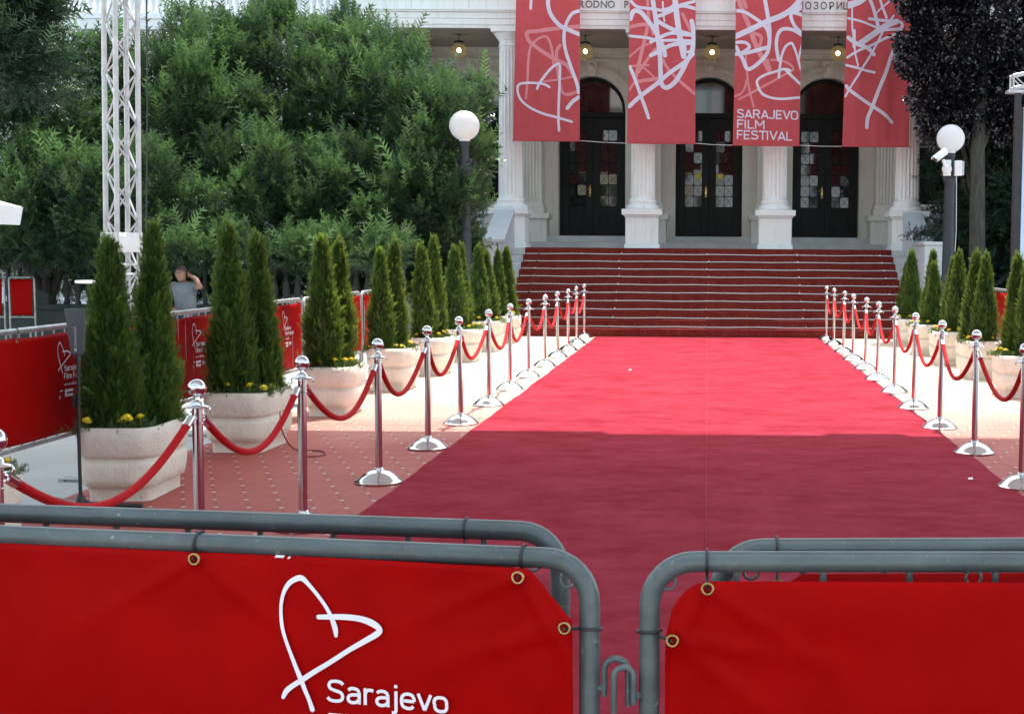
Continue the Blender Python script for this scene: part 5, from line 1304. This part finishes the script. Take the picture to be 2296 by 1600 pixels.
tw, cs = truss_tower('truss_tower', 'silvery square aluminium truss tower rising out of the picture at the left', p.x+0.0, 13.7, 0.232, R(51), 7.2, 0.018)
b = MB(); o_ = thing('notice_sheet', 'white paper notices taped round the truss tower above the cypress', 'notice', (tw.location.x, 13.7, 0))
pz0, pz1 = at(262, 565, 13.6).z, at(262, 521, 13.6).z
cc = [c*1.26 for c in cs]; order = sorted(range(4), key=lambda k: cc[k].y)
fr_ = min(cc, key=lambda c: c.y*0.91-c.x*-0.41); left = min(cc, key=lambda c: c.x); right = max(cc, key=lambda c: c.x)
for a, c in ((left, fr_), (fr_, right)):
    b = MB(); n = 8; vs = []
    for i in range(n+1):
        q = a.lerp(c, i/n); bow = 0.008*math.sin(math.pi*i/n); nn = Vector((c.y-a.y, -(c.x-a.x), 0)).normalized()
        for z in (pz0, (pz0+pz1)/2, pz1): vs.append((q.x+nn.x*bow+0.018, q.y+nn.y*bow, z))
    b.add(vs, [(i*3+j, (i+1)*3+j, (i+1)*3+j+1, i*3+j+1) for i in range(n) for j in range(2)])
    po = b.build('paper', M['paper'], o_, smooth=True); so = po.modifiers.new('t', 'SOLIDIFY'); so.thickness = 0.001
    if a is left:
        l_ = MB()
        for k in range(4):
            z = pz1-0.05-k*0.035; q0, q1 = a.lerp(c, .2), a.lerp(c, .8 if k % 2 else .65); nn = Vector((c.y-a.y, -(c.x-a.x), 0)).normalized()*0.0115
            l_.add([(q0.x+nn.x+0.018, q0.y+nn.y, z), (q1.x+nn.x+0.018, q1.y+nn.y, z), (q1.x+nn.x+0.018, q1.y+nn.y, z+0.006), (q0.x+nn.x+0.018, q0.y+nn.y, z+0.006)], [(0, 1, 2, 3)])
        l_.build('text_line', M['greyink'], po)
b = MB(); q0, q1 = at(328, -60, 14.5), at(328, 500, 14.5); b.tube([q0+Vector((0.02, 0, 1.5)), q0, q0.lerp(q1, .5)+Vector((0.01, 0, 0)), q1, Vector((q1.x+.01, 14.5, 0.0))], 0.009, 8)
tag(b.build('hanging_cable', M['black'], smooth=True), 'thin black cable hanging straight down beside the truss tower', 'cable')

# high table
p = at(222, 632, 18.5); t0 = thing('bistro_table', 'round white high table top showing beside the cypress left of the tower', 'table', (p.x, 18.5, 0))
b = MB(); b.lathe([(0.30, 1.085), (0.31, 1.095), (0.31, 1.11), (0.30, 1.12), (0.0, 1.121)], (0, 0, 0), 32); b.build('table_top', M['greywhite'], t0, smooth=True)
b = MB(); b.cyl((0, 0, 0.02), (0, 0, 1.085), 0.03, n=16); b.build('column', M['alu'], t0, smooth=True)
b = MB(); b.lathe([(0.24, 0), (0.24, 0.012), (0.05, 0.03), (0.03, 0.04)], (0, 0, 0), 28); b.build('base', M['alu'], t0, smooth=True)

# umbrella
ce = at(50, 464, 14.0); S = 1.5
um = thing('market_umbrella', 'white market umbrella, one corner of its canopy entering at the left edge', 'umbrella', (ce.x-S, 14.0-S, 0))
b = MB(); zc = ce.z; zp = zc+0.55; vs = [(0, 0, zp)]
N = 10; ringp = []
for (ax, ay), (bx_, by_) in zip(((-S, -S), (S, -S), (S, S), (-S, S)), ((S, -S), (S, S), (-S, S), (-S, -S))):
    for k in range(N):
        t_ = k/N; dip = 0.05*math.sin(math.pi*t_)
        ringp.append((ax+(bx_-ax)*t_*1.0, ay+(by_-ay)*t_, zc+dip*0.6))
vs += ringp; n = len(ringp)
b.add(vs, [(0, 1+i, 1+(i+1) % n) for i in range(n)])
co_ = b.build('canopy', M['canvas'], um)
b = MB(); vs = []
for x, y, z in ringp: vs += [(x*1.002, y*1.002, z-0.003), (x*0.985, y*0.985, z-0.19)]
b.add(vs, [(2*i, 2*((i+1) % n), 2*((i+1) % n)+1, 2*i+1) for i in range(n)]); vo_ = b.build('valance', M['canvas'], um); so = vo_.modifiers.new('t', 'SOLIDIFY'); so.thickness = 0.003
b = MB(); b.cyl((0, 0, 0), (0, 0, zp), 0.025, n=14); b.build('pole', M['alu'], um, smooth=True)
b = MB(); b.box(-0.3, 0.3, -0.3, 0.3, 0, 0.08); b.build('base', M['greystone'], um, bevel=0.01)
for sx in (-1, 1):
    for sy in (-1, 1):
        b = MB(); b.tube([(0, 0, zp-0.03), (sx*S*.97, sy*S*.97, zc-0.01)], 0.008, 6); b.build('rib', M['alu'], um)

# antenna on stand
Ya = 7.9; p = at(181, 1126, Ya); an = thing('antenna_stand', 'dark grey paddle antenna on a thin black stand beside the first big planter', 'antenna', (p.x, Ya, 0.005))
zt, zb_ = at(170, 694, Ya).z, at(172, 797, Ya).z
tx = at(170, 740, Ya).x-p.x
b = MB(); poly = [(tx-0.030, zb_+0.02), (tx-0.02, zb_), (tx+0.035, zb_), (tx+0.048, zb_+0.02), (tx+0.057, zt-0.005), (tx+0.052, zt), (tx-0.060, zt), (tx-0.062, zt-0.008)]
b.prism(poly, -0.012, 0.012); pd = b.build('paddle', M['darkgrey'], an, bevel=0.004, seg=3)
mb = MB(); V, Fc = text_mesh('SENNHEISER', 0.021, 0.0, 'LEFT', 1.05); zz0 = zb_+0.05
mb.add([(tx+0.006-v[1]+0.003, -0.0135, zz0+v[0]) for v in V], Fc)
mb.add([(tx-0.006, -0.0135, zb_+0.022), (tx+0.008, -0.0135, zb_+0.022), (tx+0.008, -0.0135, zb_+0.04), (tx-0.006, -0.0135, zb_+0.04)], [(0, 1, 2, 3)])
mb.build('lettering', M['greyink'], pd)
b = MB(); b.tube([(tx+0.01, 0, zb_-0.03), (0.0, 0, 0.5), (0, 0, 0.03)], 0.0105, 12); b.build('pole', M['black'], an, smooth=True)
b = MB(); b.cyl((tx+0.008, 0, zb_-0.04), (tx+0.008, 0, zb_+0.005), 0.016, n=12); b.box(tx-0.03, tx-0.008, -0.012, 0.012, 0.62, 0.69); b.build('clamp', M['black'], an, smooth=True, angle=40)
for a in (5, 140, 255):
    b = MB(); c_, s_ = math.cos(R(a)), math.sin(R(a)); b.tube([(0, 0, 0.05), (0.05*c_, 0.05*s_, 0.03), (0.36*c_, 0.36*s_, 0.016)], [0.016, 0.014, 0.015], 10); b.build('leg', M['black'], an, smooth=True)
b = MB(); b.lathe([(0.03, 0.0), (0.035, 0.01), (0.026, 0.07), (0.015, 0.09)], (0, 0, 0), 16); b.build('hub', M['black'], an, smooth=True)

# loose cable
b = MB(); Pc = [at(x, y, 1.58*F/(y-559)) for x, y in ((632, 952), (655, 960), (680, 972), (668, 1000), (640, 985))]
pts = [(-3.36, 10.35, 0.30), (-3.30, 10.2, 0.18), (-3.24, 10.3, 0.02), (-3.02, 10.25, 0.012), (-2.93, 10.05, 0.012), (-3.06, 9.98, 0.012), (-3.2, 10.3, 0.03), (-3.28, 10.55, 0.16), (-3.33, 10.7, 0.3)]
C = catmull([(*q,) for q in pts], 8); b.tube([tuple(c) for c in C], 0.006, 8)
tag(b.build('loose_cable', M['cable_red'], smooth=True), 'dark red loose cable curling over the paving beside the third planter', 'cable')

for k, (x, y, lab) in enumerate(((1412, 829, 'tiny white paper scrap lying on the sunlit part of the carpet'), (2175, 1073, 'tiny white paper scrap lying on the shaded carpet near its right edge'))):
    d = ray(x, y); t_ = -(CAMZ-0.017)/d.z; b = MB(); X, Y = d.x*t_, d.y*t_
    b.add([(X-.018, Y-.03, .019), (X+.016, Y-.02, .018), (X+.02, Y+.03, .024), (X-.012, Y+.028, .02)], [(0, 1, 2, 3)]); o_ = b.build('paper_scrap', M['paper']); so = o_.modifiers.new('t', 'SOLIDIFY'); so.thickness = 0.0008; tag(o_, lab, 'litter')

# ================================================================== LAMP POSTS
def lamp_post(label, X, Y, gz, gr, seed):
    root = thing('street_lamp', label, 'street lamp', (X, Y, 0), 0, 'globe street lamps beside the stairs')
    b = MB(); t_ = gz-gr
    b.lathe([(0.22, 0), (0.22, 0.12), (0.18, 0.16), (0.17, 0.6), (0.19, 0.64), (0.17, 0.68), (0.15, 1.0), (0.165, 1.04), (0.165, 1.10), (0.135, 1.14), (0.11, 1.2), (0.095, t_-0.55), (0.12, t_-0.5), (0.125, t_-0.46), (0.10, t_-0.42), (0.085, t_-0.36), (0.075, t_-0.1), (0.09, t_-0.07), (0.09, t_-0.03), (0.075, t_-0.01)], (0, 0, 0), 24)
    b.build('post', M['iron'], root, smooth=True, angle=45)
    b = MB()
    for k in range(4):
        a = R(45+90*k); c_, s_ = math.cos(a), math.sin(a)
        b = MB(); b.tube([(0.09*c_, 0.09*s_, t_-0.45), (0.17*c_, 0.17*s_, t_-0.42), (0.19*c_, 0.19*s_, t_-0.34), (0.14*c_, 0.14*s_, t_-0.30), (0.10*c_, 0.10*s_, t_-0.36)], 0.012, 8); b.build('scroll', M['iron'], root, smooth=True)
    b = MB(); b.lathe([(0.088, -0.01+t_), (0.088, 0.035+t_)], (0, 0, 0), 24); b.build('collar', M['greywhite'], root, smooth=True)
    b = MB(); b.sphere((0, 0, gz), gr, 40, 24); b.build('globe', M['opal'], root, smooth=True, angle=180)
    return root
p = at(1041, 282, 22.5); lamp_post('street lamp with a bright white globe in front of the hedge left of the stairs', p.x, 22.5, p.z, 0.252, 1)
p = at(2131, 311, 24.0); lamp_post('street lamp with a greyish globe and a camera on its post, right of the stairs', p.x, 24.0, p.z, 0.25, 2)
lx, ly = p.x, 24.0
cz = at(2120, 375, 23.8).z
sc = thing('security_camera', 'white security camera on a bracket at the right street lamp', 'camera', (lx-0.06, ly-0.12, cz))
b = MB(); b.box(-0.09, 0.045, -0.07, 0.0, -0.15, 0.13); b.build('mount', M['greywhite'], sc, bevel=0.008)
b = MB(); b.cyl((-0.03, -0.07, -0.03), (-0.03, -0.12, -0.03), 0.09, 0.07, n=20); b.tube([(-0.03, -0.11, -0.03), (-0.08, -0.15, 0.03), (-0.12, -0.16, 0.13)], 0.03, 12); b.build('arm', M['greywhite'], sc, smooth=True, angle=40)
Mx = Matrix.Translation((-0.17, -0.2, 0.20)) @ Matrix.Rotation(R(28), 4, 'Z') @ Matrix.Rotation(R(-33), 4, 'Y')
b = MB(); b.m = Mx; b.loft([[(x, 0.058*math.cos(a), 0.058*math.sin(a)+0.0) for a in np.linspace(0, 2*math.pi, 16, endpoint=False)] for x in (-0.13, 0.13)]); b.build('housing', M['greywhite'], sc, smooth=True, angle=40)
b = MB(); b.m = Mx; b.loft([[(x, 0.068*math.cos(a), 0.068*math.sin(a)+0.008) for a in np.linspace(0.1, math.pi-0.1, 10)]+[(x, 0.064*math.cos(a), 0.064*math.sin(a)+0.004) for a in np.linspace(math.pi-0.1, 0.1, 10)] for x in (-0.17, 0.14)]); b.build('sun_hood', M['greywhite'], sc, smooth=True, angle=40)
b = MB(); b.m = Mx; b.cyl((-0.1305, 0, 0), (-0.136, 0, 0), 0.045, n=16); b.build('lens', M['black'], sc)
jb = thing('junction_box', 'white junction box beside the security camera on the right lamp post', 'box', (lx+0.10, ly-0.12, cz))
b = MB(); b.box(-0.05, 0.075, -0.09, 0.02, -0.15, 0.12); b.build('case', M['greywhite'], jb, bevel=0.006); b = MB(); b.box(0.0755, 0.12, -0.06, 0.02, -0.14, 0.11); b.build('side_case', M['alu'], jb, bevel=0.004)
b = MB(); b.tube([(lx+0.09, ly-0.15, cz-0.15), (lx+0.10, ly-0.14, cz-0.6), (lx+0.11, ly-0.13, cz-1.1), (lx+0.10, ly-0.11, cz-1.5)], 0.006, 6)
tag(b.build('lamp_cable', M['greywhite'], smooth=True), 'thin pale cable running down from the junction box on the right lamp post', 'cable')

# black post, truss end and blue panel at the right edge
p = at(2277, 400, 19.0); bp = thing('screen_post', 'slim black upright post near the right edge carrying a truss end', 'post', (p.x, 19.0, 0)); zt = at(2270, 205, 19.0).z
b = MB(); b.box(-0.045, 0.045, -0.03, 0.03, 0, zt-0.03); b.build('upright', M['black'], bp, bevel=0.004)
b = MB(); b.box(-0.16, 0.09, -0.1, 0.1, zt-0.03, zt+0.01); b.build('head_plate', M['alu'], bp, bevel=0.003)
tr_ = thing('cross_truss', 'end of an aluminium truss lying on the black post at the right edge', 'truss', (p.x, 19.0, zt+0.01))
for dy in (-0.1, 0.1):
    for z0, z1 in ((0.03, 0.11), (0.20, 0.33)):
        b = MB(); b.cyl((-0.1, dy, z0), (1.6, dy, z0+ (0.5 if z0 < .1 else 0.62)*0.5), 0.02, n=12); b.build('chord', M['alu'], tr_, smooth=True)
    for k in range(9):
        x = -0.09+k*0.17; sl = 0.147*x; a_, c_ = (0.04, 0.22) if k % 2 else (0.22, 0.04)
        b = MB(); b.cyl((x, dy, a_+sl), (x+0.17, dy, c_+sl+0.025), 0.009, n=8); b.build('brace', M['alu'], tr_, smooth=True)
b = MB(); b.cyl((-0.09, -0.1, 0.03), (-0.09, -0.1, 0.2), 0.014, n=8); b.cyl((-0.09, 0.1, 0.03), (-0.09, 0.1, 0.2), 0.014, n=8); b.cyl((-0.09, -0.1, 0.2), (-0.09, 0.1, 0.2), 0.012, n=8); b.build('end_frame', M['alu'], tr_, smooth=True)
x0 = at(2291.5, 400, 18.0).x; bl = thing('display_board', 'pale blue display board cut off by the right edge of the picture', 'display board', (x0, 18.0, 0)); z0, z1 = at(2293, 585, 18).z, at(2293, 240, 18).z
b = MB(); b.box(0.0, 2.6, 0, 0.05, z0, z1); b.build('face', M['bluepanel'], bl); b = MB(); b.box(-0.10, -0.001, 0.03, 0.12, 0.0, z1); b.build('side_frame', M['black'], bl)
b = MB(); b.box(2.601, 2.7, 0.03, 0.12, 0.0, z1); b.build('side_frame', M['black'], bl); b = MB(); b.box(0, 2.6, 0.06, 0.12, 0.0, z0); b.build('plinth', M['black'], bl)

# ================================================================== RIGHT-HAND TREES
BEE = np.array([[(-0.0, 0, 0), (-0.34, 0.04, 0.45), (0, -0.05, 0.5)], [(0, 0, 0), (0, -0.05, 0.5), (0.34, 0.04, 0.45)], [(-0.34, 0.04, 0.45), (0, 0.02, 1.0), (0, -0.05, 0.5)], [(0.34, 0.04, 0.45), (0, -0.05, 0.5), (0, 0.02, 1.0)]])
be = [ell(2230, 40, 25.8, 185, 190, 1.1), ell(2110, 90, 25.4, 95, 125, 0.6), ell(2130, 230, 25.6, 72, 100, 0.6), ell(2235, 230, 25.7, 110, 120, 0.8), ell(2330, 170, 25.6, 130, 210, 1.0), ell(2080, -10, 25.6, 80, 100, 0.7)]
make_tree('purple_beech', 'dark purple leaved tree hanging into the upper right in front of the portico', 'tree', be, 301, M['beech'], BEE, 95, 0.24, 190, 0.092, None, trunk=(at(2190, 500, 26.6).x, 26.6), inner=0.10, up=-0.2, out=0.6)
fe = [ell(2240, 480, 26.9, 110, 190, 0.9), ell(2172, 380, 28.8, 50, 110, 0.3), ell(2270, 420, 26.5, 90, 230, 0.9), ell(2340, 520, 26.0, 110, 160, 0.8), ell(2215, 590, 27.5, 75, 110, 0.7), ell(2260, 600, 26.5, 110, 110, 0.7), ell(2215, 330, 28.0, 105, 120, 0.7), ell(2172, 500, 28.8, 48, 130, 0.3), ell(2250, 300, 27.2, 90, 120, 0.7)]
make_tree('fir_tree', 'dark drooping conifer behind the right street lamp and planters', 'tree', fe, 320, M['fir'], YEW, 60, 0.30, 70, 0.24, None, inner=0.3, droop=0.55, up=0.3)
# bare grey trunk between them
root = thing('bare_trunk', 'pale grey tree trunk showing right of the lamp post under the purple leaves', 'tree trunk', (at(2190, 300, 25.4).x, 25.2, 0))
b = MB(); b.tube([(0.05, 0, 0), (0.02, 0, 1.2), (0, 0, 2.4), (-0.02, 0, 3.6), (0.03, 0, 4.6), (0.1, .1, 6.5)], [0.2, 0.16, 0.145, 0.13, 0.11, 0.05], 14)
b.build('trunk', M['bark'], root, smooth=True); b = MB(); b.tube([(0, 0, 3.5), (0.35, 0.1, 4.2), (0.8, 0.1, 5.0)], [0.08, 0.06, 0.03], 10); b.build('limb', M['bark'], root, smooth=True)
# small shrub on the right stair wall
r = np.random.RandomState(4); root = thing('potted_shrub', 'small dark leafy plant on the end of the right stair side wall', 'plant', (4.25, 25.7, 1.805))
n = 420; w = r.randn(n, 3)*np.array([0.17, 0.17, 0.08])+np.array([0, 0, 0.12]); w[:, 2] = abs(w[:, 2])
scatter('leaves', THU, w, r.randn(n, 3)*0.6+np.array([0, 0, .7]), 0.06+0.07*r.rand(n), 0.2+0.2*r.randn(n), M['fir'], root, 3)
b = MB(); b.lathe([(0.1, 0.0), (0.14, 0.08), (0.13, 0.1)], (0, 0, 0), 18); b.build('pot', M['coping'], root, smooth=True)

# ================================================================== GARDEN BALUSTRADE, BENCH, PERSON
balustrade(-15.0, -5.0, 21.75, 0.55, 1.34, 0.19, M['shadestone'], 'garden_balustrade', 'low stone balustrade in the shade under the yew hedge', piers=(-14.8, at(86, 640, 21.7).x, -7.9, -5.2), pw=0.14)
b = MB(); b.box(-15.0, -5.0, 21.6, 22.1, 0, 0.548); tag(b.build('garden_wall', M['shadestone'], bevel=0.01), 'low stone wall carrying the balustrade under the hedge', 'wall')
bx0 = at(408, 690, 20.0).x
bn = thing('garden_bench', 'dark wooden bench under the hedge on which the man sits', 'bench', (bx0, 20.05, 0))
for k in range(3): b = MB(); b.box(-0.7, 0.7, -0.2+k*0.135, -0.08+k*0.135, 0.42, 0.45); b.build('seat_slat', M['twig'], bn, bevel=0.004)
for sx in (-0.6, 0.6): b = MB(); b.box(sx-0.03, sx+0.03, -0.18, 0.18, 0, 0.42); b.build('leg', M['iron'], bn)
def skin(name, nodes, edges, mat, parent, sub=2, root=0):
    me = bpy.data.meshes.new(name); me.from_pydata([n_[0] for n_ in nodes], edges, []); me.update()
    o = bpy.data.objects.new(name, me); COL.objects.link(o)
    md = o.modifiers.new('skin', 'SKIN'); md.use_smooth_shade = True
    if not me.skin_vertices: return o
    for i, n_ in enumerate(nodes):
        sv = me.skin_vertices[0].data[i]; rr = n_[1]; sv.radius = rr if isinstance(rr, tuple) else (rr, rr); sv.use_root = (i == root)
    s = o.modifiers.new('sub', 'SUBSURF'); s.levels = sub; s.render_levels = sub
    me.materials.append(mat)
    if parent: o.parent = parent
    return o
ps = thing('person', 'man in a light grey shirt sitting under the hedge, one hand raised to his neck', 'person', (bx0+0.06, 20.0, -0.005))
N_ = [((0, 0, .50), (.15, .12)), ((0, 0, .68), (.145, .11)), ((-.01, -.01, .86), (.155, .115)), ((-.02, -.01, 1.0), (.12, .10)), ((-.03, -.02, 1.08), (.055, .055)), ((-.045, -.04, 1.14), (.062, .07)), ((-.055, -.05, 1.21), (.075, .092)), ((-.055, -.045, 1.275), (.055, .07)),
      ((-.17, 0, 1.02), (.058, .055)), ((-.25, -.03, .82), (.042, .042)), ((-.22, -.18, .70), (.034, .034)), ((-.10, -.26, .66), (.028, .022)), ((-.055, -.29, .65), (.036, .018)),
      ((.14, 0, 1.02), (.058, .055)), ((.27, -.10, .99), (.042, .042)), ((.18, -.05, 1.13), (.034, .032)), ((.09, -.02, 1.17), (.028, .022)), ((.055, -.01, 1.19), (.034, .018)),
      ((-.10, -.03, .50), (.085, .085)), ((-.16, -.42, .53), (.06, .06)), ((-.15, -.40, .12), (.04, .04)), ((-.16, -.52, .05), (.035, .03)),
      ((.10, -.03, .50), (.085, .085)), ((.16, -.42, .53), (.06, .06)), ((.15, -.40, .12), (.04, .04)), ((.16, -.52, .05), (.035, .03))]
E_ = [(0, 1), (1, 2), (2, 3), (3, 4), (4, 5), (5, 6), (6, 7), (3, 8), (8, 9), (9, 10), (10, 11), (11, 12), (3, 13), (13, 14), (14, 15), (15, 16), (16, 17), (0, 18), (18, 19), (19, 20), (20, 21), (0, 22), (22, 23), (23, 24), (24, 25)]
for base, dx in ((12, (0.9, -0.3, -0.1)), (17, (-0.7, 0.5, 0.4))):      # fingers and thumb
    bp_ = Vector(N_[base][0]); d = Vector(dx).normalized(); sd = d.cross(Vector((0, 1, 0.4))).normalized()
    for f in range(4):
        a = bp_+sd*(f-1.5)*0.017+d*0.02; L_ = (0.055, 0.066, 0.062, 0.05)[f]; i0 = len(N_)
        N_ += [(tuple(a), (.009, .009)), (tuple(a+d*L_*.55+Vector((0, 0, -.004))), (.008, .008)), (tuple(a+d*L_+Vector((0, .006, -.014))), (.007, .007))]; E_ += [(base, i0), (i0, i0+1), (i0+1, i0+2)]
    i0 = len(N_); a = bp_+sd*0.035; N_ += [(tuple(a), (.010, .010)), (tuple(a+d*0.035+sd*0.012), (.008, .008))]; E_ += [(base, i0), (i0, i0+1)]
skin('body', N_, E_, M['skin'], ps)
skin('shirt', [((0, 0, .58), (.178, .145)), ((0, 0, .72), (.17, .135)), ((-.01, -.01, .88), (.178, .135)), ((-.02, -.01, 1.0), (.14, .115)), ((-.028, -.02, 1.055), (.075, .07)), ((-.17, 0, 1.02), (.075, .07)), ((-.225, -.02, .89), (.068, .062)), ((-.245, -.025, .83), (.07, .062)), ((.14, 0, 1.02), (.075, .07)), ((.225, -.06, 1.0), (.066, .062))],
     [(0, 1), (1, 2), (2, 3), (3, 4), (3, 5), (5, 6), (6, 7), (3, 8), (8, 9)], M['shirt'], ps)
skin('trousers', [((0, 0, .52), (.165, .13)), ((-.10, -.03, .51), (.10, .10)), ((-.16, -.42, .53), (.078, .075)), ((-.15, -.41, .16), (.06, .06)), ((.10, -.03, .51), (.10, .10)), ((.16, -.42, .53), (.078, .075)), ((.15, -.41, .16), (.06, .06))],
     [(0, 1), (1, 2), (2, 3), (0, 4), (4, 5), (5, 6)], M['navy'], ps)
b = MB(); b.m = Matrix.Translation((-.05, -.035, 1.225)) @ Matrix.Rotation(R(-16), 4, 'X'); prof = [(0.088*math.sin(a), 0.112*math.cos(a)) for a in np.linspace(1.45, 0.02, 9)]
b.lathe([(q, z) for q, z in prof], (0, 0.012, 0), 20); b.build('hair', M['hair'], ps, smooth=True)
b = MB()
for sx in (-1, 1): b.sphere((-.055+sx*0.028-0.008, -.128, 1.222), 0.009, 8, 6)
b.build('eyes', M['hair'], ps, smooth=True)
b = MB(); b.loft([[(-.063+x*.6, -.13+dy, 1.215) for x, dy in ((-.01, .01), (0, 0), (.01, .01))], [(-.063+x, -.14+dy*1.5, 1.185) for x, dy in ((-.017, .02), (0, -.008), (.017, .02))]]); b.build('nose', M['skin'], ps, smooth=True)

# ================================================================== UNSEEN OVERHEAD CANOPY (added to cast the shade over the near half)
CZ = 9.0
cn = thing('shade_canopy', 'unseen fabric roof added high up to shade the near end of the carpet', 'canopy', (0, 0, 0))
edge = [(-17, 15.05), (-6.5, 15.0), (-3.2, 15.02), (-0.15, 15.02), (-0.1, 14.86), (0.35, 14.84), (1.75, 14.86), (1.8, 15.0), (2.45, 15.0), (2.5, 14.86), (3.9, 14.85), (4.1, 15.0), (4.7, 15.02), (4.8, 14.88), (17, 14.86)]  # far edge notched to shape the border of the cast shadow
b = MB(); top = [(x, y, CZ) for x, y in edge]; bot = [(x, 3.0, CZ) for x, _ in edge]; n = len(edge)
b.add(top+bot, [(i, n+i, n+i+1, i+1) for i in range(n-1)]); co_ = b.build('fabric', M['canvas_roof'] if 'canvas_roof' in M else M['canvas'], cn)
so = co_.modifiers.new('t', 'SOLIDIFY'); so.thickness = 0.01
for x in (-16.8, 16.8):
    for y in (3.2, 14.7):
        b = MB(); b.cyl((x, y, 0), (x, y, CZ), 0.12, n=12); b.build('post', M['alu'], cn, smooth=True)
# town houses across the street behind the camera (seen only mirrored in door panes and steel)
for i, (x0, x1, y, h, lab) in enumerate(((-30, -3.0, -24, 11, 'long cream town house across the street behind the viewer'), (1.5, 26, -27, 14, 'tall grey town house across the street behind the viewer'))):
    tb = thing('town_house', lab, 'building', ((x0+x1)/2, y, 0)); w2 = (x1-x0)/2
    b = MB(); b.box(-w2, w2, -10, 0, 0, h); b.build('wall', M['cream'] if i == 0 else M['wing'], tb)
    b = MB(); b.loft([[(-w2-.4, -10.4, h), (w2+.4, -10.4, h), (w2+.4, 0.4, h), (-w2-.4, 0.4, h)], [(-w2+1, -6, h+2.4), (w2-1, -6, h+2.4), (w2-1, -4, h+2.4), (-w2+1, -4, h+2.4)]]); b.build('roof', M['pinkstone'], tb)
    for fl in range(int(h//3.3)):
        for k in range(int((x1-x0)//2.6)):
            X = -w2+1.3+k*2.6; b = MB(); b.box(X-0.5, X+0.5, 0.001, 0.05, 0.9+fl*3.3, 2.7+fl*3.3); b.build('window', M['glass'], tb)
